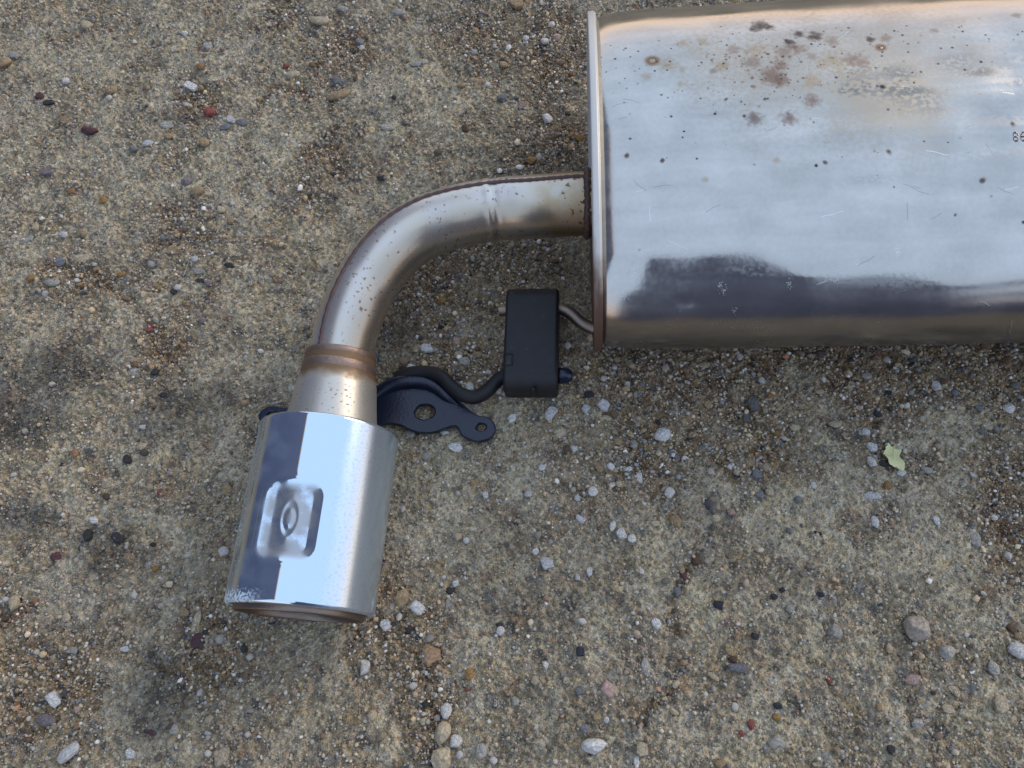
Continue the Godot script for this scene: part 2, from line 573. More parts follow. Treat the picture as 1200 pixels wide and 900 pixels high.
# point of the oval section by distance v (0..1) along its girth from the lowest point, towards the front
func make_section():
	var n := 4000
	var z := PackedFloat32Array()
	var y := PackedFloat32Array()
	var l := PackedFloat32Array()
	for i in n + 1:
		var t := -PI / 2 + TAU * i / n
		z.append(MA * signf(cos(t)) * pow(absf(cos(t)), 2.0 / MP))
		y.append(MB * signf(sin(t)) * pow(absf(sin(t)), 2.0 / MP))
		l.append(0.0 if i == 0 else l[i - 1] + Vector2(z[i] - z[i - 1], y[i] - y[i - 1]).length())
	var k := 0
	for i in 2049:
		var want := l[n] * i / 2048.0
		while k < n - 1 and l[k + 1] < want: k += 1
		var f := (want - l[k]) / maxf(l[k + 1] - l[k], 1e-9)
		sec_z.append(lerpf(z[k], z[k + 1], f))
		sec_y.append(lerpf(y[k], y[k + 1], f))

func section(v: float, out: float) -> Vector3:
	var i := clampi(int(round(v * 2048.0)), 0, 2048)
	var z := sec_z[i]
	var y := sec_y[i]
	var n := Vector3(0, signf(y) * pow(absf(y / MB), MP - 1.0) / MB, signf(z) * pow(absf(z / MA), MP - 1.0) / MA).normalized()
	return Vector3(0, y, z) + n * out

func shell_maps() -> Array:
	# 320 x 300 mm of the upper shell at 4 pixels per mm: colour, roughness (g) + metal (b), relief
	var w := 1280
	var h := 1200
	var na := img_f(noise(FastNoiseLite.TYPE_SIMPLEX_SMOOTH, 150.0, 5, 51), w, h, false)
	var nb := noise(FastNoiseLite.TYPE_SIMPLEX_SMOOTH, 14.0, 3, 52).get_image(w, h)
	nb.convert(Image.FORMAT_L8)
	var nbd := nb.get_data()
	var st := noise(FastNoiseLite.TYPE_SIMPLEX_SMOOTH, 60.0, 4, 53).get_image(160, h)
	st.convert(Image.FORMAT_L8)
	st.resize(w, h, Image.INTERPOLATE_CUBIC)
	var std_ := st.get_data()
	var r := PackedFloat32Array()
	var g := PackedFloat32Array()
	var b := PackedFloat32Array()
	var ro := PackedFloat32Array()
	var me := PackedFloat32Array()
	var he := PackedFloat32Array()
	for arr in [r, g, b, ro, me, he]: arr.resize(w * h)
	r.resize(w * h); g.resize(w * h); b.resize(w * h); ro.resize(w * h); me.resize(w * h); he.resize(w * h)
	for j in h:
		var v := 100.0 + j * 0.25
		# the underside strip is duller; the ground reflection there is toned into its colour
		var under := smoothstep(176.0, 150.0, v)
		for i in w:
			var o := j * w + i
			var s := na[o] / 255.0
			var f := nbd[o] / 255.0
			var t := std_[o] / 255.0
			var c := 0.735 + 0.07 * (s - 0.5) + 0.03 * (f - 0.5) + 0.06 * (t - 0.5)
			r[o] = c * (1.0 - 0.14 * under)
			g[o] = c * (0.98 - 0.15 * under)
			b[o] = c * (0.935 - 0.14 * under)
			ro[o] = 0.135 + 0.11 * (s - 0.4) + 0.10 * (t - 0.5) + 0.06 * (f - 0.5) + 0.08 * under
			me[o] = 0.93
			he[o] = 0.5 + 0.02 * (f - 0.5) + 0.03 * (t - 0.5)
	# marks: [kind, mm along, mm round the girth, radius mm]
	var marks := [["streak", 195, 283, 22], ["streak", 218, 276, 20], ["streak", 185, 262, 18], ["streak", 208, 252, 24], ["streak", 228, 290, 16], ["streak", 172, 240, 20], ["streak", 120, 262, 14], ["streak", 63, 264, 12], ["streak", 215, 232, 24], ["streak", 236, 262, 16], ["streak", 140, 222, 22], ["streak", 200, 300, 20], ["streak", 84, 178, 20], ["streak", 150, 172, 22], ["haze", 105, 292, 40], ["haze", 160, 298, 42], ["haze", 150, 268, 30], ["haze", 70, 300, 26], ["smear", 143, 277, 9], ["smear", 134, 275, 7], ["smear", 156, 274, 9], ["smear", 166, 271, 8], ["brown", 137, 296, 5], ["rust", 100, 283, 3.5], ["brown", 112, 306, 4], ["dark", 91, 326, 3], ["dark", 99, 327, 3], ["tan", 42, 300, 5], ["tan", 116, 282, 5], ["ring", 34, 304, 3.6], ["ring", 154, 304, 2.6], ["gray", 101, 259, 4.6], ["rust", 96, 287, 5.5], ["gray", 84, 260, 4.0], ["brown", 86, 298, 4.6], ["brown", 78, 309, 3.8], ["tan", 70, 297, 4.2], ["dark", 122, 316, 3.6], ["dark", 95, 329, 4.6], ["dark", 114, 319, 2.5], ["brown", 141, 294, 6.2], ["brown", 130, 311, 3.6], ["rust", 114, 269, 4.4], ["smear", 149, 276, 20.0], ["smear", 129, 275, 11.0], ["smear", 172, 266, 16.0], ["smear", 190, 290, 17.0], ["tan", 51, 317, 2.8], ["tan", 63, 317, 3.2], ["tan", 48, 285, 2.6], ["tan", 30, 292, 2.5], ["tan", 50, 296, 2.1], ["tan", 72, 297, 2.5], ["tan", 57, 226, 1.7], ["tan", 93, 235, 1.9], ["dark", 18, 242, 1.4], ["dark", 36, 238, 1.2], ["dark", 148, 237, 1.4], ["dark", 117, 233, 1.2], ["black", 150, 276, 1.5], ["brown", 184, 315, 2.3], ["brown", 229, 325, 2.6], ["smear", 201, 283, 8.0], ["dark", 209, 250, 1.3], ["dark", 191, 220, 1.3], ["brown", 66, 293, 3.0], ["tan", 90, 308, 6.0], ["brown", 104, 304, 5.0], ["dark", 108, 312, 2.6], ["brown", 118, 300, 3.0], ["rust", 101, 295, 3.0], ["dark", 150, 311, 2.2], ["brown", 158, 311, 3.0], ["tan", 128, 296, 9.0], ["smear", 160, 284, 12.0]]
	var mr := RandomNumberGenerator.new()
	mr.seed = 90
	for k in 330:
		var du := mr.randf_range(0.0, 300.0)
		var dv := 300.0 - absf(mr.randfn(0.0, 48.0)) + 25.0
		marks.append([["dark", "brown", "tan", "black"][mr.randi() % 4], du, dv, mr.randf_range(0.25, 0.8)])
	for k in 420:
		var du := 60.0 + absf(mr.randfn(0.0, 1.0)) * 20.0 * (1.0 if k % 3 else 3.0)
		var dv := 296.0 + mr.randfn(0.0, 15.0)
		marks.append([["brown", "tan", "rust", "dark", "brown"][mr.randi() % 5], du + mr.randf_range(-4, 40), dv, 0.25 * pow(mr.randf_range(0.03, 1.0), -0.5)])
	for q in marks:
		var kind: String = q[0]
		var cx := float(q[1]) * 4.0
		var cy := (float(q[2]) - 100.0) * 4.0
		var rad := float(q[3]) * 4.0
		var reach := int(rad * 1.9) + 2
		var tone := Vector3(0.5, 0.42, 0.33)
		var most := 0.75
		var metal := 0.55
		match kind:
			"rust": tone = Vector3(0.40, 0.31, 0.27); most = 0.62
			"brown":
				tone = Vector3(0.48, 0.41, 0.36)
				most = 0.55
			"tan":
				tone = Vector3(0.60, 0.53, 0.42)
				most = 0.5
				metal = 0.8
			"dark":
				tone = Vector3(0.27, 0.23, 0.21)
				most = 0.85
			"black":
				tone = Vector3(0.10, 0.11, 0.11)
				most = 0.95
			"gray":
				tone = Vector3(0.43, 0.39, 0.37)
				most = 0.85
				metal = 0.75
			"haze":
				tone = Vector3(0.66, 0.60, 0.51)
				most = 0.42
				metal = 0.9
			"streak":
				tone = Vector3(0.56, 0.57, 0.58)
				most = 0.5
				metal = 0.8
			"smear":
				tone = Vector3(0.44, 0.46, 0.46)
				most = 0.75
				metal = 0.8
		for y in range(maxi(0, int(cy) - reach), mini(h, int(cy) + reach)):
			for x in range(maxi(0, int(cx) - reach), mini(w, int(cx) + reach)):
				var o := y * w + x
				var dx := (x - cx) / rad
				var dy := (y - cy) / rad
				if kind == "smear": dy *= 1.7
				if kind == "streak": dy *= 5.0
				var d := sqrt(dx * dx + dy * dy)
				var wob := (nbd[o] / 255.0 - 0.5) * 1.5 + (na[o] / 255.0 - 0.5) * 0.9
				var k := smoothstep(1.5, 0.1, d + wob * 0.55)
				if kind == "smear" or kind == "streak": k *= smoothstep(0.38, 0.62, nbd[o] / 255.0 * 0.5 + std_[o] / 255.0 * 0.5)
				if kind == "ring":
					k = smoothstep(1.5, 0.6, d)
					tone = Vector3(0.42, 0.30, 0.19)
					if d < 0.42:
						he[o] = minf(he[o], lerpf(0.05, 0.5, smoothstep(0.2, 0.42, d)))
						k = 0.35
					elif d < 0.6:
						he[o] += 0.12 * (1.0 - absf(d - 0.5) / 0.1)
				k *= most
				r[o] = lerpf(r[o], tone.x, k)
				g[o] = lerpf(g[o], tone.y, k)
				b[o] = lerpf(b[o], tone.z, k)
				ro[o] = lerpf(ro[o], 0.55, k * 0.9)
				me[o] = lerpf(me[o], metal, k)
	# fine scratches, mostly along the roll direction
	for k in 85:
		var x := mr.randf_range(0, w)
		var y := mr.randf_range(150, h - 60)
		var len := mr.randf_range(8, 46)
		var an := mr.randf_range(-0.5, 0.6) if mr.randf() < 0.75 else mr.randf_range(0, PI)
		var light := mr.randf() < 0.45
		for s in int(len):
			var px := int(x + cos(an) * s)
			var py := int(y + sin(an) * s + sin(s * 0.2 + k) * 0.8)
			if px < 0 or py < 0 or px >= w or py >= h: continue
			var o := py * w + px
			var t := 0.92 if light else 0.45
			r[o] = lerpf(r[o], t, 0.6)
			g[o] = lerpf(g[o], t, 0.6)
			b[o] = lerpf(b[o], t, 0.6)
			ro[o] = lerpf(ro[o], 0.5, 0.6)
			he[o] -= 0.06
	# white scuffs low on the front
	for q in [[118, 176], [121, 174], [124, 176], [66, 169], [64, 172], [150, 186], [131, 180], [72, 158], [98, 172], [20, 180], [16, 168]]:
		for k in 26:
			var px := int(q[0] * 4.0 + mr.randfn(0, 3.0))
			var py := int((q[1] - 100.0) * 4.0 + mr.randfn(0, 5.0))
			if px < 0 or py < 0 or px >= w or py >= h: continue
			var o := py * w + px
			r[o] = 0.93; g[o] = 0.93; b[o] = 0.93
			ro[o] = 0.6
	# stamped figures at the right, running up the shell
	var glyphs := {"8": ["01110", "10001", "10001", "01110", "10001", "10001", "01110"], "6": ["00110", "01000", "10000", "11110", "10001", "10001", "01110"]}
	var gx := 208.2
	for ch in "86":
		var rows: Array = glyphs[ch]
		for gy in 7:
			for gi in 5:
				if rows[gy][gi] == "1":
					for sy in 4:
						for sx in 2:
							var px := int((gx + gi * 0.5) * 4.0) + sx + (1 if gy < 3 else 0)
							var py := int((244.6 - gy * 0.8 - 100.0) * 4.0) + sy
							var o := py * w + px
							r[o] = 0.25; g[o] = 0.23; b[o] = 0.24
							ro[o] = 0.5
							he[o] = 0.40
		gx += 3.3
	var c8 := PackedByteArray()
	var m8 := PackedByteArray()
	var h8 := PackedByteArray()
	c8.resize(w * h * 3)
	m8.resize(w * h * 3)
	h8.resize(w * h)
	for o in w * h:
		c8[o * 3] = int(clampf(r[o], 0, 1) * 255)
		c8[o * 3 + 1] = int(clampf(g[o], 0, 1) * 255)
		c8[o * 3 + 2] = int(clampf(b[o], 0, 1) * 255)
		m8[o * 3 + 1] = int(clampf(ro[o], 0.05, 1) * 255)
		m8[o * 3 + 2] = int(clampf(me[o], 0, 1) * 255)
		h8[o] = int(clampf(he[o], 0, 1) * 255)
	return [tex(Image.create_from_data(w, h, false, Image.FORMAT_RGB8, c8)), tex(Image.create_from_data(w, h, false, Image.FORMAT_RGB8, m8)), tex(Image.create_from_data(w, h, false, Image.FORMAT_L8, h8))]

func metal_maps(m: StandardMaterial3D, maps: Array, relief: float):
	m.albedo_texture = maps[0]
	m.roughness = 1.0
	m.roughness_texture = maps[1]
	m.roughness_texture_channel = BaseMaterial3D.TEXTURE_CHANNEL_GREEN
	m.metallic = 1.0
	m.metallic_texture = maps[1]
	m.metallic_texture_channel = BaseMaterial3D.TEXTURE_CHANNEL_BLUE
	if maps.size() > 2:
		m.heightmap_enabled = true
		m.heightmap_texture = maps[2]
		m.heightmap_scale = relief

# colour + roughness/metal maps for pipes and tip. paint(u, v, s, f) -> [r, g, b, rough, metal, height]
func small_maps(w: int, h: int, sd: int, paint: Callable) -> Array:
	var a := img_f(noise(FastNoiseLite.TYPE_SIMPLEX_SMOOTH, w * 0.16, 5, sd), w, h)
	var f := img_f(noise(FastNoiseLite.TYPE_SIMPLEX_SMOOTH, w * 0.02, 3, sd + 1), w, h)
	var c8 := PackedByteArray()
	var m8 := PackedByteArray()
	var h8 := PackedByteArray()
	c8.resize(w * h * 3)
	m8.resize(w * h * 3)
	h8.resize(w * h)
	for j in h:
		for i in w:
			var o := j * w + i
			var q: Array = paint.call(float(i) / w, float(j) / h, a[o] / 255.0, f[o] / 255.0)
			c8[o * 3] = int(clampf(q[0], 0, 1) * 255)
			c8[o * 3 + 1] = int(clampf(q[1], 0, 1) * 255)
			c8[o * 3 + 2] = int(clampf(q[2], 0, 1) * 255)
			m8[o * 3 + 1] = int(clampf(q[3], 0.03, 1) * 255)
			m8[o * 3 + 2] = int(clampf(q[4], 0, 1) * 255)
			h8[o] = int(clampf(q[5], 0, 1) * 255)
	return [tex(Image.create_from_data(w, h, false, Image.FORMAT_RGB8, c8)), tex(Image.create_from_data(w, h, false, Image.FORMAT_RGB8, m8)), tex(Image.create_from_data(w, h, false, Image.FORMAT_L8, h8))]

func muffler():
	make_section()
	var phi := deg_to_rad(1.0)
	var ax := Vector3(cos(phi), 0, -sin(phi))
	var az := Vector3(sin(phi), 0, cos(phi))
	var org := Vector3(0.0485, 0.059, -0.111)
	var root := base("exhaust_silencer")
	root.position = Vector3(org.x, 0, org.z)
	tag(root, "used stainless steel exhaust silencer with bent tailpipe and chrome tip on concrete", "exhaust")
	org -= root.position
	var loc := func(u: float, q: Vector3) -> Vector3: return org + ax * u + az * q.z + Vector3(0, q.y, 0)
	var length := 0.40
	# shell
	var sm := std(Color.WHITE, 0.2, 1.0)
	sm.texture_repeat = false
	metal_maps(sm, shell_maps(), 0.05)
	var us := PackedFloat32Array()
	var u := 0.0047
	while u < length - 0.0047:
		us.append(u)
		u += 0.0006 if u < 0.026 else 0.0016
	us.append(length - 0.0047)
	var nv := 420
	var dent := noise(FastNoiseLite.TYPE_SIMPLEX_SMOOTH, 90.0, 2, 61)
	var pts := PackedVector3Array()
	var uvs := PackedVector2Array()
	for i in us.size():
		for j in nv + 1:
			var v := float(j) / nv
			var uu := us[i]
			var e := minf(uu, length - uu) - 0.0047
			var out := -0.0032 * exp(-maxf(e, 0.0) / 0.008) + 0.0012 * (1.0 - exp(-maxf(e, 0.0) / 0.05))
			var g := v * GIRTH
			out += 0.0006 * dent.get_noise_2d(uu * 1000.0, g) * smoothstep(0.01, 0.03, e)
			# spot-weld dimple low on the front
			var dx := (uu * 1000.0 - 47.0) / 7.0
			var dy := (g - 163.0) / 5.0
			var rr := dx * dx + dy * dy
			out += 0.0006 * exp(-rr * 0.35) - 0.0011 * exp(-rr * 2.2)
			pts.append(loc.call(uu, section(v, out)))
			uvs.append(Vector2(uu * 1000.0 / 320.0, (g - 100.0) / 300.0))
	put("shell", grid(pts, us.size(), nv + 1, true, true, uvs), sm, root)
	# crimped end plates
	var rim_m := std(Color.WHITE, 0.3, 1.0)
	metal_maps(rim_m, small_maps(256, 1024, 71, func(x: float, y: float, s: float, f: float):
		var k := smoothstep(0.37, 0.30, y + (s - 0.5) * 0.05)
		var d := smoothstep(0.70, 0.85, f * 0.6 + s * 0.4) * 0.5
		return [0.76 - 0.36 * k - 0.2 * d, 0.75 - 0.44 * k - 0.24 * d, 0.725 - 0.47 * k - 0.28 * d, 0.36 + 0.16 * s + 0.1 * k, 0.35, 0.5 + 0.2 * f]), 0.01)
	for s in 2:
		var prof := [[4.6, -6.0], [4.6, 0.2], [4.5, 0.6], [4.2, 0.8], [3.9, 0.75], [3.7, 0.85], [3.5, 1.2], [3.2, 1.3], [1.6, 1.3], [0.4, 1.25], [-0.1, 1.0], [-0.4, 0.5], [-0.4, -0.5], [1.5, -1.5], [3.0, -3.0], [3.0, -12.0], [3.0, -30.0]]
		var rp := PackedVector3Array()
		var ru := PackedVector2Array()
		var nn := 260
		for q in prof:
			for j in nn + 1:
				var d := float(q[0]) * 0.001
				rp.append(loc.call(d if s == 0 else length - d, section(float(j) / nn, float(q[1]) * 0.001)))
				ru.append(Vector2((q[0] + 4.0) * 0.03 + (q[1] + 4.0) * 0.01, float(j) / nn))
		# flat disc closes the middle
		for j in nn + 1:
			rp.append(loc.call(0.003 if s == 0 else length - 0.003, Vector3.ZERO))
			ru.append(Vector2(0, float(j) / nn))
		put("end_plate", grid(rp, prof.size() + 1, nn + 1, true, s == 0, ru), rim_m, root)
	# tailpipe
	var route := [[66, 59, -90], [45, 59, -91], [27, 58, -91], [12, 58, -90], [-3, 57, -90], [-18, 57, -88], [-34, 56, -85], [-49, 55, -80], [-63, 54, -71], [-74, 53, -59], [-83, 51, -45], [-89, 50, -30], [-93, 48, -16], [-95, 46, -3], [-96, 45, 9], [-97, 44, 18]]
	var path := curve(route)
	for i in path.size(): path[i] -= root.position
	var pipe_m := std(Color.WHITE, 0.3, 1.0)
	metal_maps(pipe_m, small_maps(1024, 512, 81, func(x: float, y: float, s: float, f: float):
		# y runs round the pipe from its top; x from the silencer to the sleeve
		var heat := smoothstep(0.24, 0.02, x + (s - 0.5) * 0.12) + 0.8 * smoothstep(0.93, 0.985, x + (s - 0.5) * 0.03)
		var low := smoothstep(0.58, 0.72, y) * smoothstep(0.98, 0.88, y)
		var spot := smoothstep(0.68, 0.80, f * 0.8 + s * 0.2) * 0.6
		var blue := smoothstep(0.35, 0.7, s)
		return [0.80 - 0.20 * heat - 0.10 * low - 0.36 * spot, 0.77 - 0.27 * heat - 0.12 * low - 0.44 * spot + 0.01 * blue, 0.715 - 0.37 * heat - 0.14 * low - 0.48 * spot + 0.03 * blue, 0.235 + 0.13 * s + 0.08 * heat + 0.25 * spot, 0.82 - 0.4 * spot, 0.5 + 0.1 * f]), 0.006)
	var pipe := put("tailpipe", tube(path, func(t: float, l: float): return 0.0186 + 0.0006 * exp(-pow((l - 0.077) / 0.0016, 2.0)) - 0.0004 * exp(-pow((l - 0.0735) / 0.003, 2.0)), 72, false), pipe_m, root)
	var bead := PackedVector3Array()
	var j0 := Vector3(0.0475, 0.059, -0.091) - root.position
	for i in 73:
		var an := TAU * i / 72.0
		bead.append(j0 + Vector3(-0.0008 - 0.0004 * sin(i * 2.3), cos(an) * 0.0190, sin(an) * 0.0190))
	put("weld_bead", tube(bead, func(t: float, l: float): return 0.0019 + 0.0003 * sin(l * 1900.0) + 0.00018 * sin(l * 733.0), 10, false, Vector3.RIGHT), mats.seam, pipe)
	var seam := PackedVector3Array()
	for i in range(10, path.size() - 6):
		var t := (path[i + 1] - path[i - 1]).normalized()
		var side := t.cross(Vector3.UP).normalized()
		var top := side.cross(t)
		var an := deg_to_rad(24.0 - 3.0 * sin(i * 0.05))
		seam.append(path[i] + (side * sin(an) + top * cos(an)) * 0.0184)
	put("weld_seam", tube(seam, func(t: float, l: float): return 0.0014 + 0.0002 * sin(l * 2600.0), 10, true), mats.seam, pipe)
	# weld rings and flared sleeve
	var a := Vector3(-0.0955, 0.0455, 0.0005) - root.position
	var tip_a := Vector3(-0.09796183, 0.041, 0.04518585) - root.position
	var tip_b := Vector3(-0.10229597, 0.041, 0.14256492) - root.position
	var sd := (tip_a - a).normalized()
	for z in [0.5, 8.5]:
		var prof := []
		for k in 15:
			var q := -1.0 + k / 7.0
			prof.append([z + q * (2.2 if z < 5.0 else 3.4), 19.4 + (0.9 if z > 5.0 else 0.0) + 1.0 * sqrt(maxf(0.0, 1.0 - q * q))])
		put("weld_ring", lathe(a, sd, prof, 72), mats.weld, root)
	var sleeve_m := std(Color.WHITE, 0.3, 1.0)
	metal_maps(sleeve_m, small_maps(512, 512, 91, func(x: float, y: float, s: float, f: float):
		var k := smoothstep(0.68, 0.82, f * 0.8 + s * 0.2) * 0.7
		k = maxf(k, smoothstep(0.19, 0.11, x + (s - 0.5) * 0.06) * 1.05)
		return [0.78 - 0.30 * k, 0.76 - 0.37 * k, 0.71 - 0.42 * k, 0.32 + 0.15 * f + 0.2 * k, 0.72 - 0.3 * k, 0.5 + 0.1 * f]), 0.01)
	put("sleeve", lathe(a, sd, [[1, 20.2], [6, 20.6], [14, 21.6], [17, 22.6], [22, 23.2], [30, 24.2], [38, 25.4], [46, 26.0], [58, 26.0]], 80), sleeve_m, root)
	tail_tip(root, tip_a, tip_b)
	# hanger rod welded to the end plate
	var rod := curve([[60, 21, -24], [49, 22, -28], [43, 23, -31], [37, 24.5, -36], [31, 25, -39], [22, 25, -39.5], [11, 25, -39.5], [-7, 25, -38.5]], 0.002)
	for i in rod.size(): rod[i] -= root.position
	put("hanger_rod", tube(rod, func(t: float, l: float): return 0.0037, 20), mats.dull_steel, root)

func tail_tip(root: Node3D, a: Vector3, b: Vector3):
	var dir := (b - a).normalized()
	var len := (b - a).length()
	var side := dir.cross(Vector3.UP).normalized()
	var top := side.cross(dir)
	var rad := 0.0385
	var seg := 288
	# rows along the axis in metres
	var us := PackedFloat32Array()
	var u := 0.0012
	while u < len - 0.0018:
		us.append(u)
		u += 0.0008
	us.append(len - 0.0018)
	var pts := PackedVector3Array()
	var uvs := PackedVector2Array()
	var ring := func(uu: float, rr: float, uvx: float):
		for j in seg + 1:
			var t := TAU * j / seg
			pts.append(a + dir * uu + (side * sin(t) + top * cos(t)) * rr)
			uvs.append(Vector2(uvx, float(j) / seg))
	# back face, turned edge
	ring.call(0.004, 0.0260, 0.0)
	ring.call(0.001, 0.027, 0.0)
	ring.call(0.0, 0.031, 0.0)
	ring.call(0.0, rad - 0.0015, 0.0)
	ring.call(0.0003, rad - 0.0005, 0.005)
	for q in us:
		for j in seg + 1:
			var t := TAU * j / seg
			var an := t if t < PI else t - TAU
			# pressed recess on the upper left, with a raised oval in its floor
			var x := an * rad * 1000.0 - REC_S
			var y := q * 1000.0 - REC_U
			var qx := absf(x) - (16.0 - 9.0)
			var qy := absf(y) - (20.5 - 9.0)
			var sdf := Vector2(maxf(qx, 0), maxf(qy, 0)).length() + minf(maxf(qx, qy), 0.0) - 9.0
			var inn := smoothstep(1.0, -6.8, sdf) * 0.0026
			var ov := Vector2((x - 0.5) / 5.2, (y + 1.0) / 9.6).length()
			inn -= 0.0004 * exp(-pow((ov - 1.0) / 0.22, 2.0))
			inn -= 0.0005 * smoothstep(0.55, 0.35, ov)
			inn += -0.00035 * exp(-pow((sdf - 1.0) / 1.6, 2.0))
			pts.append(a + dir * q + (side * sin(t) + top * cos(t)) * (rad - inn))
			uvs.append(Vector2(q / len, float(j) / seg))
	ring.call(len - 0.0008, rad - 0.0003, 0.995)
	ring.call(len - 0.0001, rad - 0.0012, 0.998)
	ring.call(len, rad - 0.0022, 1.0)
	ring.call(len - 0.0006, rad - 0.0032, 1.0)
	ring.call(len - 0.004, rad - 0.0038, 1.0)
	ring.call(len - 0.012, rad - 0.0038, 1.0)
	var n := us.size() + 11
	n = pts.size() / (seg + 1)
	var m := std(Color.WHITE, 0.06, 1.0)
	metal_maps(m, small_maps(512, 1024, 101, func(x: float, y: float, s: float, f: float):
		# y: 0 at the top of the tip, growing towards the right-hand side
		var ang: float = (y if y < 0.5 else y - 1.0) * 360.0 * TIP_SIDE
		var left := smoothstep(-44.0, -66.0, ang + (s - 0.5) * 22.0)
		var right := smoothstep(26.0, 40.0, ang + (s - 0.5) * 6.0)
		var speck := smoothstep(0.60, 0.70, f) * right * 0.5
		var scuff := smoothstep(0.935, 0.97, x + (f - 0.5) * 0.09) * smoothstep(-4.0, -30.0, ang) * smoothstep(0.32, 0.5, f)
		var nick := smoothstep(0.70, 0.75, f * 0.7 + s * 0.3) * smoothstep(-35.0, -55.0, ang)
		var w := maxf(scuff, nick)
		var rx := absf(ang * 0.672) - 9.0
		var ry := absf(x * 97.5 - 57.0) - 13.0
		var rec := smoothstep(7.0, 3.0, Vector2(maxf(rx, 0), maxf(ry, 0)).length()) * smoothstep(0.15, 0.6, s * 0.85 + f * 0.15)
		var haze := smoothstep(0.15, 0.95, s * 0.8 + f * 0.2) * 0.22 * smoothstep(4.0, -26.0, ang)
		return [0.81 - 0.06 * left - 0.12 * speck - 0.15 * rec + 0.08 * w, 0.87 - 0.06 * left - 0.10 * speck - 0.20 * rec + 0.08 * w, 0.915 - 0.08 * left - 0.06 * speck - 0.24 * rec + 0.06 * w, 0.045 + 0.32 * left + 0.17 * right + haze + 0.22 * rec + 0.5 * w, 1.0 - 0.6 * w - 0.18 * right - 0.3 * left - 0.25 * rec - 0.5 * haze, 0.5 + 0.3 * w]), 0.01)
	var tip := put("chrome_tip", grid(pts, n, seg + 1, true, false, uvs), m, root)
	put("inner_liner", lathe(a, dir, [[len * 1000 - 46, 34.2], [len * 1000 + 0.5, 34.0], [len * 1000 + 2.2, 33.8], [len * 1000 + 2.9, 33.2], [len * 1000 + 2.4, 32.5], [len * 1000, 32.2], [len * 1000 - 8, 32.0]], 96), mats.dull_steel, tip)
	put("sooty_bore", lathe(a, dir, [[len * 1000 - 7, 32.02], [len * 1000 - 30, 32.0], [len * 1000 - 60, 31.0], [len * 1000 - 61, 0.2]], 64), mats.soot, tip)

const REC_S := 0.0
const REC_U := 57.0
const TIP_SIDE := -1.0

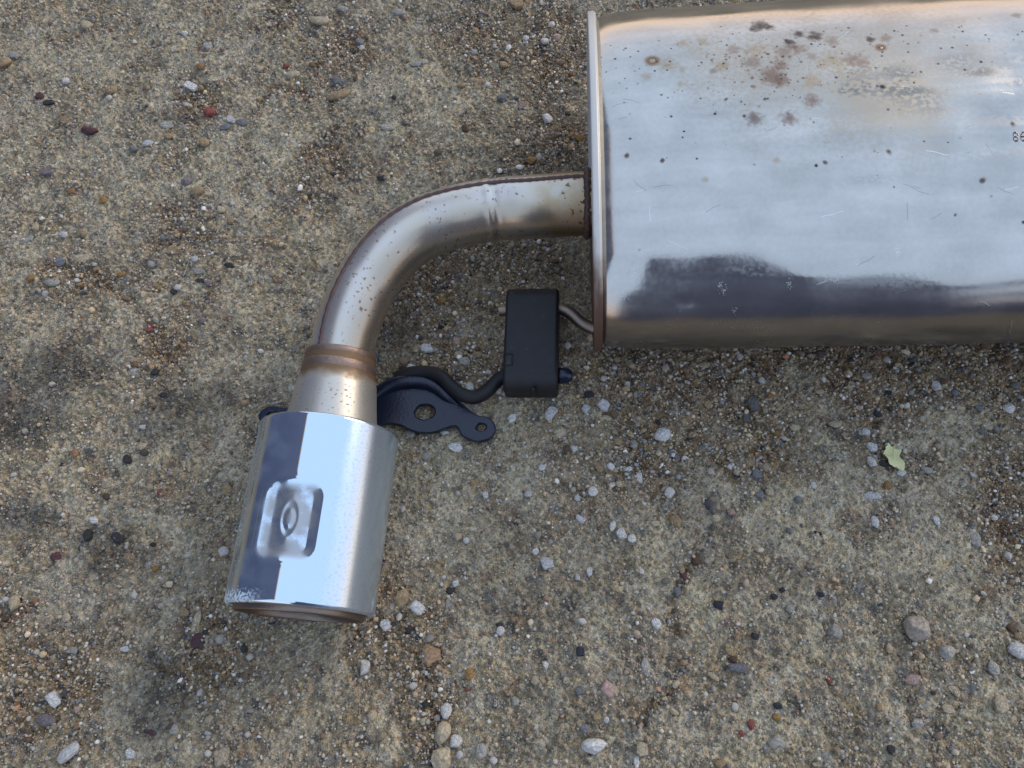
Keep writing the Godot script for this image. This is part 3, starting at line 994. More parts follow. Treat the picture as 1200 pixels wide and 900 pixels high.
# ------------------------------------------------------------------ rubber block and bracket
func rubber_and_bracket():
	var o := base("rubber_hanger")
	tag(o, "matt black rubber hanger block threaded on two rods beside the silencer", "hanger")
	var cx := 0.0138
	var cz := -0.0175
	o.position = Vector3(cx, 0, cz)
	# rounded oblong profile in z/y, swept along x with rounded rims
	var hl := 0.0335
	var hh := 0.0125
	var yc := 0.0238
	var rc := 0.0095
	var prof := [[-15.8, -4.0], [-15.8, -2.0], [-15.5, -1.1], [-14.9, -0.4], [-14.2, -0.05], [-13.9, 0.0], [-13.6, -0.25], [-13.3, 0.0], [13.3, 0.0], [13.6, -0.25], [13.9, 0.0], [14.2, -0.05], [14.9, -0.4], [15.5, -1.1], [15.8, -2.0], [15.8, -4.0]]
	var pts := PackedVector3Array()
	var nn := 96
	var ring := func(x: float, off: float):
		for j in nn + 1:
			var t := TAU * j / nn
			var p := Vector2(cos(t), sin(t))
			var c := Vector2(signf(p.x) * (hl - rc), signf(p.y) * (hh - rc))
			var q := c + p * (rc + off)
			if j % (nn / 4) == 0: q = p * Vector2(hl + off, hh + off) + Vector2(0, 0)
			pts.append(Vector3(x, yc + q.y, q.x))
	for q in prof:
		ring.call(q[0] * 0.001, q[1] * 0.001)
	var body := grid(pts, prof.size(), nn + 1, true, true)
	var ends := []
	for s in [-1.0, 1.0]:
		var e := PackedVector3Array()
		for row in 2:
			for j in nn + 1:
				var t := TAU * j / nn
				var p := Vector2(cos(t), sin(t))
				var c := Vector2(signf(p.x) * (hl - rc), signf(p.y) * (hh - rc))
				var q := (c + p * (rc - 0.004)) * (1.0 if row == 0 else 0.0)
				e.append(Vector3(s * 0.0158, yc + q.y, q.x))
		ends.append(grid(e, 2, nn + 1, true, s > 0))
	put("rubber_body", join([body] + ends), mats.rubber, o)
	put("moulded_rib", box(Vector3(0.0022, 0.012, 0.0022), Vector3(0.002, yc + 0.005, hl + 0.0003), 0.0006), mats.rubber, o)
	put("moulded_mark", join([box(Vector3(0.0052, 0.0012, 0.0008), Vector3(-0.0125, yc + hh + 0.0002, 0.0125), 0.0003), box(Vector3(0.0052, 0.0012, 0.0008), Vector3(-0.0125, yc + hh + 0.0002, 0.0195), 0.0003), box(Vector3(0.0008, 0.0012, 0.0062), Vector3(-0.0103, yc + hh + 0.0002, 0.016), 0.0003)]), mats.rubber, o)

	var k := base("mounting_bracket")
	k.position = Vector3(-0.045, 0, 0.02)
	tag(k, "pressed blue-black steel bracket with pierced plate and bent rod under the pipe", "bracket")
	var shift := func(m: PackedVector3Array) -> PackedVector3Array:
		for i in m.size(): m[i] -= k.position
		return m
	var outline := [[-100, 13], [-90, 11.5], [-83, 9], [-74, 3], [-66, 0.5], [-56, 0.5], [-47, 3], [-39, 8], [-33, 13], [-27, 19], [-20, 24], [-14, 25], [-10, 28], [-9, 33], [-12, 37.5], [-17, 39], [-23, 38], [-28, 35.5], [-30, 31.5], [-33, 29.5], [-38, 31], [-45, 33.5], [-54, 34], [-61, 32], [-66, 29.5], [-74, 28.5], [-84, 30], [-100, 31]]
	put("plate", pierced_plate(outline, [[-52, 21.5, 7.2, 5.7], [-16.8, 31, 3.9, 3.2]], 5.0, 9.0, k.position), mats.bracket, k)
	put("plate_flange", tube(shift.call(curve([[-92, 8, 17], [-84, 9, 11], [-75, 10.5, 5], [-66, 11.5, 2.5], [-55, 11.5, 2.5], [-47, 11, 5], [-40, 10, 10], [-34, 8.5, 15], [-29, 7, 19]], 0.002)), func(t: float, l: float): return 0.0034 * smoothstep(0.0, 0.12, t) * smoothstep(1.0, 0.8, t) + 0.0006, 18), mats.bracket, k)
	# the flat strap goes on under the pipe to an eye on its far side
	put("plate_arm", pierced_plate([[-100, 14], [-125, 18], [-140, 18.5], [-148, 17.5], [-154, 19], [-157, 23], [-154, 27], [-148, 28.5], [-140, 26.5], [-125, 28], [-100, 30]], [[-149, 23, 4.2, 3.3]], 3.5, 6.0, k.position), mats.bracket, k)
	put("bracket_rod", tube(shift.call(curve([[-71, 10, 0], [-62, 12, -2.5], [-50, 14, -2], [-41, 16, 2], [-35, 16.5, 8], [-28, 17, 13.5], [-20, 17, 15], [-13, 17.5, 11], [-6, 18.5, 4], [-1, 19, 2], [8, 19, 2], [22, 19, 2], [33, 19, 2]], 0.002)), func(t: float, l: float): return 0.0042, 20), mats.black_rod, k)
	put("stop_cap", lathe(Vector3(0.0295, 0.019, 0.002) - k.position, Vector3.RIGHT, [[0, 0.1], [0, 4.4], [1.0, 5.0], [5.5, 4.6], [7.2, 3.6], [8.2, 3.0], [8.5, 1.6], [8.5, 0.1]], 28), mats.bracket, k)

# A flat plate with round holes and rolled edges, in the ground plane. Outline in mm (x, z), holes [x, z, rx, rz].
func pierced_plate(outline: Array, holes: Array, y0: float, y1: float, org: Vector3) -> ArrayMesh:
	var poly := PackedVector2Array()
	var cp := []
	for q in outline: cp.append([q[0], 0, q[1]])
	for p in curve(cp + [cp[0]], 0.0015): poly.append(Vector2(p.x, p.z))
	poly.remove_at(poly.size() - 1)
	var loops := [poly]
	for q in holes:
		var c := PackedVector2Array()
		for i in 40:
			var t := TAU * i / 40.0
			c.append(Vector2(q[0] + q[2] * cos(t), q[1] + q[3] * sin(t)) * 0.001)
		loops.append(c)
	# triangles between all rim points and a few inner ones; those outside the metal are dropped
	var keyed := PackedVector2Array()
	for c in loops:
		for q in c: keyed.append(q * 1000.0)
	for i in range(-170, 10, 3):
		for j in range(-6, 45, 3):
			var p := Vector2(i + 0.37, j + 0.21) * 0.001
			var ok := Geometry2D.is_point_in_polygon(p, poly)
			for c in loops:
				for q in c: ok = ok and q.distance_to(p) > 0.0012
				if c != poly: ok = ok and not Geometry2D.is_point_in_polygon(p, c)
			if ok: keyed.append(p * 1000.0)
	var tri := PackedInt32Array()
	var all := Geometry2D.triangulate_delaunay(keyed)
	for i in range(0, all.size(), 3):
		var m := (keyed[all[i]] + keyed[all[i + 1]] + keyed[all[i + 2]]) / 3000.0
		var ok := Geometry2D.is_point_in_polygon(m, poly)
		for h in range(1, loops.size()):
			ok = ok and not Geometry2D.is_point_in_polygon(m, loops[h])
		if ok: tri.append_array([all[i], all[i + 1], all[i + 2]])
	var st := SurfaceTool.new()
	st.begin(Mesh.PRIMITIVE_TRIANGLES)
	for s in 2:
		for i in range(0, tri.size(), 3):
			var p := [keyed[tri[i]], keyed[tri[i + 1]], keyed[tri[i + 2]]]
			var cw: bool = (p[1] - p[0]).cross(p[2] - p[0]) > 0
			if cw != (s == 0): p = [p[0], p[2], p[1]]
			for q in p:
				st.set_normal(Vector3.UP if s == 0 else Vector3.DOWN)
				st.set_uv(q * 0.01)
				st.add_vertex(Vector3(q.x, y1 if s == 0 else y0, q.y) * 0.001 - org)
	st.index()
	var list := [st.commit()]
	for c in loops:
		var rp := PackedVector3Array()
		var ru := PackedVector2Array()
		var n: int = c.size()
		var sgn := 1.0 if Geometry2D.is_polygon_clockwise(c) else -1.0
		if c == poly: sgn = -sgn if not Geometry2D.is_polygon_clockwise(c) else sgn
		var cen := Vector2.ZERO
		for p in c: cen += p
		cen /= n
		for row in [[y1, 0.0], [y1 - 0.15, 0.45], [y1 - 0.6, 0.8], [y1 - 1.2, 0.9], [y0 + 0.8, 0.9], [y0, 0.0]]:
			for j in n + 1:
				var p: Vector2 = c[j % n]
				var t: Vector2 = (c[(j + 1) % n] - c[(j + n - 1) % n]).normalized()
				var nrm := Vector2(t.y, -t.x)
				var test: Vector2 = p + nrm * 0.0003
				if Geometry2D.is_point_in_polygon(test, poly) and (c == poly): nrm = -nrm
				if c != poly and not Geometry2D.is_point_in_polygon(test, c): nrm = -nrm
				rp.append(Vector3(p.x + nrm.x * row[1] * 0.001, row[0] * 0.001, p.y + nrm.y * row[1] * 0.001) - org)
				ru.append(p * 10.0)
		var m := grid(rp, 6, n + 1, true, false, ru)
		# the normal must look away from the metal
		var arr := m.surface_get_arrays(0)
		var pn: Vector3 = arr[Mesh.ARRAY_NORMAL][3 * (n + 1)]
		var pv: Vector3 = arr[Mesh.ARRAY_VERTEX][3 * (n + 1)] - arr[Mesh.ARRAY_VERTEX][0]
		if pn.x * pv.x + pn.z * pv.z < 0: m = grid(rp, 6, n + 1, true, true, ru)
		list.append(m)
	return join(list)

# ------------------------------------------------------------------ stones
func stone_mesh(sd: int, angular: bool, flat := 1.0) -> ArrayMesh:
	var rg := RandomNumberGenerator.new()
	rg.seed = sd
	var sp := SphereMesh.new()
	sp.radius = 0.5
	sp.height = 1.0
	sp.radial_segments = 14
	sp.rings = 7
	var planes := []
	for k in (11 if angular else 8):
		var d := Vector3(rg.randfn(), rg.randfn() * 0.8, rg.randfn()).normalized()
		planes.append([d, rg.randf_range(0.29, 0.44) if angular else rg.randf_range(0.35, 0.47)])
	if angular: planes.append([Vector3(rg.randfn() * 0.2, 1, rg.randfn() * 0.2).normalized(), 0.36])
	var nz := noise(FastNoiseLite.TYPE_SIMPLEX_SMOOTH, 0.9, 2, sd)
	var arr := sp.get_mesh_arrays()
	var v: PackedVector3Array = arr[Mesh.ARRAY_VERTEX]
	for i in v.size():
		var p := v[i]
		p *= 1.0 + 0.30 * nz.get_noise_3dv(p * (1.0 if not angular else 1.4))
		for pass_ in 2:
			for q in planes:
				var e: float = p.dot(q[0]) - q[1]
				if e > 0: p -= q[0] * e * (1.0 if angular else 0.75)
		v[i] = p
	var st := SurfaceTool.new()
	st.begin(Mesh.PRIMITIVE_TRIANGLES)
	st.set_smooth_group(-1 if angular else 0)
	var idx: PackedInt32Array = arr[Mesh.ARRAY_INDEX]
	for i in idx: st.add_vertex(v[i])
	if not angular: st.index()
	st.generate_normals()
	return st.commit()

func stones():
	var tones := {"chip": [0.66, 0.66, 0.66], "white": [0.66, 0.655, 0.64], "bluewhite": [0.56, 0.57, 0.58], "cream": [0.50, 0.425, 0.30], "tan": [0.36, 0.265, 0.155], "ochre": [0.34, 0.20, 0.07], "pale": [0.40, 0.385, 0.345], "bluegrey": [0.19, 0.20, 0.215], "slate": [0.15, 0.15, 0.15], "black": [0.036, 0.036, 0.04], "navy": [0.028, 0.034, 0.052], "brown": [0.11, 0.065, 0.04], "maroon": [0.10, 0.045, 0.05], "red": [0.30, 0.085, 0.07], "orange": [0.34, 0.19, 0.10], "mauve": [0.22, 0.185, 0.20], "pink": [0.44, 0.32, 0.28], "apricot": [0.46, 0.30, 0.18], "shell": [0.40, 0.345, 0.29]}
	var sm := {}
	for t in tones:
		for k in 2:
			var c: Array = tones[t]
			var s := 1.0 if k == 0 else 0.86
			var m := std(lin(c[0] * s * 1.12, c[1] * s * 1.12, c[2] * (s + 0.02) * 1.1), 0.82)
			m.albedo_texture = mats.stone_tile
			m.uv1_triplanar = true
			m.uv1_scale = Vector3.ONE * 0.8
			m.uv1_offset = Vector3(k * 0.37, k * 0.21, 0.0)
			m.heightmap_enabled = true
			m.heightmap_texture = mats.stone_bump
			m.heightmap_scale = 0.05
			sm[t + str(k)] = m
	var ang := []
	var rnd := []
	for k in 8:
		ang.append(stone_mesh(300 + k, true))
		rnd.append(stone_mesh(400 + k, false))
	var lay := func(mesh: Mesh, mat: Material, q: Array, called: String, parent: Node, sunk: float, kind: String) -> MeshInstance3D:
		var o := put(called, mesh, mat, parent)
		var w: float = q[2] * 0.001 * 1.1
		var d: float = q[3] * 0.001 * 1.1
		var th := minf(w, d) * (0.42 if kind == "f" else 0.72)
		var x: float = q[0] * 0.001
		var z: float = q[1] * 0.001
		var top := height_at(x, z)
		for e in [Vector2(w, 0), Vector2(-w, 0), Vector2(0, d), Vector2(0, -d)]:
			top = maxf(top, height_at(x + e.x * 0.25, z + e.y * 0.25) - 0.0004)
		var bs := Basis(Vector3.UP, -deg_to_rad(q[4])) * Basis(Vector3(1, 0, 0), rng.randf_range(-0.12, 0.12))
		o.transform = Transform3D(bs.scaled_local(Vector3(w, th, d)), Vector3(x, top + th * (0.5 - sunk), z))
		return o
	var loose := [
		["chip", "f", -253, -241, 9.7, 5.2, 30, "rectangular white plastic chip lying among grit at upper left"],
		["black", "a", -365, -230, 10, 5, -5, "mid-sized near-black angular splinter well down and right of the upper left corner"],
		["maroon", "r", -325, -202, 14.1, 6.4, 8, "mid-sized dark maroon oblong pebble well down and left of the white plastic chip"],
		["red", "r", -234, -216, 9.2, 7.6, 0, "lumpy red stone chip just right of a dry straw"],
		["bluegrey", "a", -218, -201, 10.1, 5.7, -15, "mid-sized blue-grey angular splinter close down and right of the red stone chip"],
		["white", "a", -215, -207, 8.2, 6.9, 30, "small white angular chip close right of the red stone chip"],
		["tan", "r", -232, -187, 8.1, 6.9, 20, "small tan oval pebble close below the red stone chip"],
		["cream", "r", -353, -307, 10.3, 8.2, 20, "mid-sized cream oval pebble right of the upper left corner"],
		["tan", "r", -412, -271, 11.5, 8.1, -20, "mid-sized tan oval pebble below the upper left corner"],
		["mauve", "a", -350, -166, 12.6, 5.7, 0, "mid-sized mauve-grey angular splinter well down and left of the white plastic chip"],
		["bluegrey", "r", -287, -185, 7.6, 5, 20, "small blue-grey oval pebble down and left of the red stone chip"],
		["white", "r", -357, -251, 6, 6, 0, "small white round pebble well down and right of the upper left corner"],
		["white", "r", -269, -295, 5.4, 4, 0, "tiny white oval pebble above the white plastic chip"],
		["orange", "r", -248, -259, 5.9, 5.9, 0, "small orange round pebble close up and right of the white plastic chip"],
		["tan", "r", -262, -195, 5.7, 5.1, 0, "tiny tan round pebble down and left of the red stone chip"],
		["cream", "r", -159, -299, 15.9, 7.9, 5, "mid-sized cream oblong pebble left of the pale top edge"],
		["bluegrey", "a", -126, -277, 7.1, 6.5, 0, "small blue-grey blocky chip below the pale top edge"],
		["pale", "r", -143, -312, 10, 5.3, 15, "small pale grey oblong pebble close left of the pale top edge"],
		["tan", "a", -7, -309, 14.3, 9.1, 10, "large tan angular splinter well up and left of the muffler's end plate"],
		["white", "r", 15, -271, 6.3, 5.7, 0, "small white round pebble up and left of the muffler's end plate"],
		["pink", "r", 24, -274, 6.3, 5.7, 0, "small pinkish round pebble up and left of the muffler's end plate"],
		["white", "r", 1, -276, 5.1, 5.1, 0, "tiny white round pebble up and left of the muffler's end plate"],
		["tan", "r", -15, -250, 6.3, 5.6, 20, "small tan round pebble left of the muffler's end plate"],
		["bluegrey", "a", -14, -220, 8.6, 6.2, -10, "small blue-grey angular chip left of the muffler's end plate"],
		["white", "a", 18, -200, 8.5, 7.3, 30, "mid-sized white angular chip down and left of the muffler's end plate"],
		["black", "a", 33, -203, 4.1, 4.1, 0, "tiny near-black blocky chip close down and left of the muffler's end plate"],
		["ochre", "r", 8, -166, 7.7, 5.9, 0, "small ochre oval pebble down and left of the muffler's end plate"],
		["cream", "r", -24, -179, 4.8, 4.2, 0, "tiny cream round pebble well down and left of the muffler's end plate"],
		["brown", "a", -40, -195, 5.5, 8.5, -20, "small dark brown angular splinter well left of the muffler's end plate"],
		["ochre", "a", 41, -183, 6.5, 6, 0, "small ochre blocky chip below the muffler's end plate"],
		["black", "a", -98, -154, 6.1, 4.1, 20, "small near-black angular chip up and right of the outer curve of the elbow pipe"],
		["black", "r", -94, -223, 3.7, 3.7, 0, "tiny near-black round pebble well below the pale top edge"],
		["tan", "r", -37, -283, 5.1, 4.5, 0, "tiny tan round pebble well right of the pale top edge"],
		["tan", "r", -45, -231, 5.6, 4.4, 0, "tiny tan oval pebble well down and right of the pale top edge"],
		["cream", "r", -201, -255, 5.8, 4.5, 0, "tiny cream oval pebble up and right of the red stone chip"],
		["cream", "a", -347, -120, 6.7, 7.3, 10, "small cream blocky chip well above the dark oil stain"],
		["bluewhite", "a", -323, -113, 7.3, 4.8, 20, "small bluish-white angular chip well above the dark oil stain"],
		["ochre", "r", -339, -78, 5.3, 4.8, 0, "tiny ochre round pebble well above the dark oil stain"],
		["black", "a", -197, -86, 6.9, 4.5, 10, "small near-black angular splinter well left of the outer curve of the elbow pipe, nearer one"],
		["cream", "r", -196, -95, 5.3, 4.7, 0, "tiny cream round pebble well left of the outer curve of the elbow pipe"],
		["black", "a", -233, -66, 4.9, 4.4, 0, "small near-black blocky chip well up and right of the dark oil stain"],
		["white", "r", -230, -69, 5.2, 4.6, 0, "tiny white round pebble well up and right of the dark oil stain"],
		["black", "a", -215, -74, 7.9, 3.4, 5, "small near-black angular splinter well left of the outer curve of the elbow pipe, farther one"],
		["ochre", "r", -245, -70, 5.2, 4.7, 0, "tiny ochre round pebble well up and right of the dark oil stain"],
		["mauve", "r", -209, -72, 5.2, 4.6, 0, "tiny mauve-grey round pebble well down and left of the outer curve of the elbow pipe"],
		["tan", "r", -229, -145, 9.7, 7.3, -15, "mid-sized tan oval pebble below the red stone chip"],
		["cream", "r", -209, -129, 6, 4.8, 20, "small cream oval pebble well below the red stone chip"],
		["white", "r", -202, -135, 3.6, 3.6, 0, "tiny white round pebble well below the red stone chip"],
		["ochre", "r", -300, -141, 6.1, 4.9, 0, "small ochre oval pebble well down and left of the red stone chip"],
		["orange", "r", -327, -149, 6.2, 5, -10, "small orange oval pebble well down and left of the red stone chip"],
		["black", "a", -233, -7, 7.1, 4.3, -40, "small near-black angular splinter well right of the dark oil stain"],
		["tan", "r", -295, -86, 5.9, 4.1, 0, "tiny tan oval pebble well above the dark oil stain"],
		["mauve", "r", -208, -44, 4.5, 4.5, 0, "tiny mauve-grey round pebble well right of the dark oil stain"],
		["ochre", "r", -273, -80, 5.9, 4.1, 0, "tiny ochre oval pebble well up and right of the dark oil stain"],
		["white", "r", -253, 90, 5.7, 4.2, 10, "small white oval pebble well left of the chrome tip's left side"],
		["cream", "r", -232, 43, 7, 4.8, -20, "small cream oval pebble well down and right of the dark oil stain"],
		["orange", "r", -275, 48, 5.4, 4.9, 0, "small orange round pebble below the dark oil stain"],
		["black", "a", -239, 52, 6.4, 5.9, 20, "mid-sized near-black blocky chip well down and right of the dark oil stain"],
		["black", "a", -254, 99, 6.6, 7.5, 10, "mid-sized near-black blocky chip well left of the chrome tip's left side"],
		["ochre", "r", -208, 118, 4.5, 3.5, 0, "tiny ochre oval pebble down and left of the chrome tip's left side"],
		["black", "r", -212, 104, 3.9, 2.6, 0, "tiny near-black oval pebble left of the chrome tip's left side"],
		["white", "r", -167, 107, 6.6, 5.6, 30, "small white oval pebble close below the chrome tip's left side"],
		["cream", "r", -314, 33, 4.4, 3.8, 0, "tiny cream round pebble down and left of the dark oil stain"],
		["white", "a", -234, 30, 4.9, 3.2, 0, "tiny white angular chip well down and right of the dark oil stain"],
		["white", "a", -253, 191, 10.1, 8.2, 30, "large white angular chip above the oblong white pebble"],
		["white", "r", -236, 218, 14.1, 7.5, -42, "long oblong white pebble near the lower left corner"],
		["white", "a", -201, 217, 7.5, 5.1, 25, "mid-sized white angular chip right of the oblong white pebble"],
		["cream", "r", -291, 140, 6.1, 8.6, -10, "mid-sized cream oval pebble well above the oblong white pebble"],
		["white", "a", -217, 163, 6.3, 3.4, 0, "small white angular splinter well up and right of the oblong white pebble"],
		["mauve", "r", -254, 202, 11.5, 6.2, 10, "large mauve-grey oblong pebble up and left of the oblong white pebble"],
		["orange", "a", -235, 204, 4.3, 4.3, 0, "small orange blocky chip close above the oblong white pebble"],
		["cream", "r", -160, 198, 5.2, 3.8, -40, "small cream oval pebble well down and left of the mouth of the chrome tip"],
		["cream", "r", -256, 147, 5, 4.5, 0, "small cream round pebble well above the oblong white pebble"],
		["pale", "r", -249, 165, 5.9, 4.4, 10, "small pale grey oval pebble well above the oblong white pebble"],
		["pink", "r", -237, 196, 4.3, 4.3, 0, "small pinkish round pebble above the oblong white pebble"],
		["orange", "r", -279, 138, 4, 3.5, 0, "tiny orange round pebble well above the oblong white pebble"],
		["white", "a", -32, 42, 9.3, 6.7, 5, "mid-sized white angular chip close down and left of the bracket's pierced end ear"],
		["pale", "r", -50, 48, 5.2, 4.6, 0, "small pale grey round pebble down and left of the bracket's pierced end ear"],
		["white", "a", 1, 23, 5.2, 7.3, 20, "small white angular chip close right of the bracket's pierced end ear"],
		["white", "a", 25, 20, 7.3, 10.4, 35, "mid-sized white angular chip close down and left of the black stop cap"],
		["white", "r", 20, 54, 4, 3.5, 0, "tiny white round pebble down and right of the bracket's pierced end ear"],
		["bluewhite", "r", 12, 70, 4.5, 4.5, 0, "small bluish-white round pebble down and right of the bracket's pierced end ear"],
		["bluewhite", "a", -13, 71, 4.5, 4.5, 10, "small bluish-white blocky chip below the bracket's pierced end ear"],
		["cream", "r", -28, 96, 4.5, 4.5, 0, "small cream round pebble right of the chrome tip's right side"],
		["bluewhite", "r", -23, 98, 3.5, 3.5, 0, "tiny bluish-white round pebble right of the chrome tip's right side"],
		["bluewhite", "a", 24, 110, 7.7, 9.2, 10, "large bluish-white angular chip well up and right of the flat apricot stone"],
		["bluewhite", "a", 17, 103, 4.4, 4.9, 0, "small bluish-white blocky chip well down and right of the bracket's pierced end ear"],
		["white", "a", 43, 84, 7.4, 3.9, 35, "small white angular splinter well down and right of the bracket's pierced end ear"],
		["white", "r", 50, 68, 5.5, 5.5, 0, "small white round pebble well below the black stop cap"],
		["bluewhite", "a", 41, 72, 4.5, 4, 30, "tiny bluish-white blocky chip well down and right of the bracket's pierced end ear"],
		["bluewhite", "a", 48, 114, 4.3, 5.3, 10, "small bluish-white angular chip well left of the navy angular stone"],
		["bluewhite", "a", 41, 117, 3.4, 4.3, 0, "tiny bluish-white angular chip well left of the navy angular stone"],
		["white", "r", 61, 88, 3.4, 5.9, 15, "small white oblong pebble well up and left of the navy angular stone"],
		["white", "a", 39, 42, 4.1, 5.6, 0, "small white angular chip below the black stop cap"],
		["bluewhite", "a", -28, 122, 3.9, 4.8, 20, "small bluish-white angular chip above the flat apricot stone"],
		["black", "r", -31, 126, 4.9, 4.1, 0, "small near-black oval pebble above the flat apricot stone"],
		["bluewhite", "a", -49, 136, 9.1, 8.7, 15, "large bluish-white blocky chip above the flat apricot stone"],
		["white", "a", -55, -23, 9.2, 6.5, 5, "mid-sized white angular chip below the inner curve of the elbow pipe, nearer one"],
		["pink", "a", -36, -28, 6, 5.4, 20, "small pinkish blocky chip down and right of the inner curve of the elbow pipe"],
		["cream", "a", -35, -19, 6.5, 4.9, -20, "small cream angular chip left of the rubber hanger block"],
		["pale", "a", -30, -15, 7.5, 6.5, 0, "mid-sized pale grey angular chip above the bracket's pierced end ear"],
		["tan", "a", -11, -19, 5.4, 4.8, 0, "small tan blocky chip left of the rubber hanger block"],
		["tan", "r", -22, -19, 4.3, 4.3, 0, "tiny tan round pebble left of the rubber hanger block"],
		["cream", "a", -7, -23, 3.8, 3.8, 0, "tiny cream blocky chip close left of the rubber hanger block"],
		["white", "a", -64, -10, 7.6, 5.9, 10, "mid-sized white angular chip below the inner curve of the elbow pipe, farther one"],
		["white", "a", -26, 3, 5.8, 5.3, 20, "small white blocky chip above the bracket's pierced end ear"],
		["white", "a", -8, 6, 5.8, 4.2, 20, "small white angular chip up and right of the bracket's pierced end ear"],
		["white", "a", -15, -7, 4.3, 3.7, 0, "tiny white blocky chip down and left of the rubber hanger block"],
		["pale", "a", -61, 33, 6.8, 5.2, 10, "small pale grey angular chip left of the bracket's pierced end ear"],
		["white", "a", -40, 33, 5.7, 3.6, 0, "small white angular splinter close left of the bracket's pierced end ear"],
		["ochre", "r", -48, -58, 5.6, 4.5, 0, "small ochre oval pebble close down and right of the inner curve of the elbow pipe"],
		["bluewhite", "a", 46, 17, 5.7, 5.7, 30, "small bluish-white blocky chip close down and right of the black stop cap"],
		["bluewhite", "a", 56, 15, 7.8, 8.8, 10, "mid-sized bluish-white blocky chip down and right of the black stop cap"],
		["black", "a", 48, 8, 6.6, 4.9, -10, "mid-sized near-black angular chip close down and right of the black stop cap"],
		["white", "a", 71, 2, 4.2, 5.2, 20, "small white angular chip down and right of the muffler's lower left corner"],
		["white", "a", 63, -10, 4.2, 4.2, 20, "tiny white blocky chip close down and right of the muffler's lower left corner"],
		["cream", "a", 59, 22, 6.2, 4.1, 10, "small cream angular chip down and right of the black stop cap"],
		["white", "r", 57, -3, 4.2, 3.7, 0, "tiny white round pebble close below the muffler's lower left corner"],
		["pale", "a", 94, -9, 4.7, 6.3, 0, "small pale grey angular chip right of the muffler's lower left corner"],
		["cream", "r", 118, -12, 6.8, 4.7, -10, "small cream oval pebble left of the muffler's middle lower edge"],
		["white", "r", 140, -18, 4.2, 4.7, 0, "tiny white round pebble close left of the muffler's middle lower edge"],
		["white", "a", 151, -1, 4.6, 4.1, 30, "tiny white blocky chip close below the muffler's middle lower edge"],
		["cream", "r", 115, -6, 3.1, 3.1, 0, "tiny cream round pebble left of the muffler's middle lower edge"],
		["tan", "a", 100, 0, 3.6, 4.1, 0, "tiny tan blocky chip right of the muffler's lower left corner"],
		["white", "r", 91, 34, 9.6, 7.6, -25, "mid-sized white oval pebble well down and right of the muffler's lower left corner"],
		["cream", "a", 99, 13, 3.6, 3.6, 20, "tiny cream blocky chip down and right of the muffler's lower left corner"],
		["tan", "a", 118, 14, 5.1, 6.6, -20, "small tan angular chip down and left of the muffler's middle lower edge"],
		["slate", "a", 145, 13, 7.6, 10.2, -20, "large slate-grey angular chip below the muffler's middle lower edge"],
		["ochre", "r", 156, 9, 4.6, 3.1, 10, "tiny ochre oval pebble below the muffler's middle lower edge"],
		["ochre", "a", 158, 32, 4.5, 3.5, -20, "tiny ochre angular chip below the muffler's middle lower edge"],
		["cream", "r", 168, 28, 6, 4.5, 10, "small cream oval pebble below the muffler's middle lower edge"],
		["pale", "a", 74, 39, 5.1, 6.1, 20, "small pale grey angular chip down and right of the black stop cap"],
		["tan", "a", 65, 37, 5.1, 6.1, -20, "small tan angular chip down and right of the black stop cap"],
		["bluegrey", "a", 96, 44, 5, 4.5, 0, "small blue-grey blocky chip well down and right of the muffler's lower left corner"],
		["mauve", "r", 99, 47, 4, 4.5, 20, "tiny mauve-grey round pebble well down and right of the muffler's lower left corner"],
		["white", "a", 77, 59, 4.5, 7, -5, "small white angular splinter well down and right of the black stop cap"],
		["white", "a", 60, 53, 5, 5, 20, "small white blocky chip well down and right of the black stop cap"],
		["cream", "a", 63, 55, 3.5, 3, 30, "tiny cream angular chip well down and right of the black stop cap"],
		["white", "a", 71, 54, 6, 3, -20, "tiny white angular splinter well down and right of the black stop cap"],
		["white", "r", 61, 64, 4.5, 3, -15, "tiny white oval pebble well down and right of the black stop cap"],
		["cream", "r", 65, 63, 4, 4, 0, "tiny cream round pebble well down and right of the black stop cap"],
		["white", "r", 94, 68, 5.9, 6.4, 0, "mid-sized white round pebble well up and left of the navy angular stone"],
		["white", "r", 114, 73, 3.4, 3.9, 0, "tiny white round pebble well above the navy angular stone"],
		["cream", "a", 133, 55, 4.4, 4, 20, "tiny cream blocky chip well below the muffler's middle lower edge"],
		["white", "a", 129, 52, 3.5, 3.5, 20, "tiny white blocky chip well below the muffler's middle lower edge"],
		["bluegrey", "a", 144, 57, 6.4, 5.9, 20, "mid-sized blue-grey blocky chip well below the muffler's middle lower edge"],
		["bluegrey", "a", 145, 69, 5.8, 4.9, -20, "small blue-grey angular chip well above the navy angular stone"],
		["cream", "r", 150, 67, 4.9, 3.9, 10, "small cream oval pebble well up and right of the navy angular stone"],
		["cream", "r", 119, 83, 4.8, 4.4, 20, "small cream round pebble above the navy angular stone"],
		["pink", "r", 128, 79, 4.4, 3.9, 30, "tiny pinkish round pebble above the navy angular stone"],
		["cream", "a", 85, 86, 5.8, 3.9, 10, "small cream angular chip well up and left of the navy angular stone"],
		["white", "a", 66, 92, 6.3, 7.3, -30, "mid-sized white angular chip well up and left of the navy angular stone"],
		["white", "r", 72, 95, 4.8, 4.4, 20, "small white round pebble well up and left of the navy angular stone"],
		["tan", "r", 111, -12, 3.7, 3.7, 0, "tiny tan round pebble left of the muffler's middle lower edge"],
		["bluewhite", "a", -66, 146, 7.7, 6.7, 0, "mid-sized bluish-white blocky chip up and left of the flat apricot stone"],
		["white", "r", -76, 169, 5.2, 8, 15, "mid-sized white oblong pebble left of the flat apricot stone"],
		["cream", "r", -69, 193, 5.1, 5.1, -25, "small cream round pebble up and left of the bulky cream stone"],
		["white", "r", -1, 147, 4.7, 5.2, 0, "small white round pebble right of the flat apricot stone"],
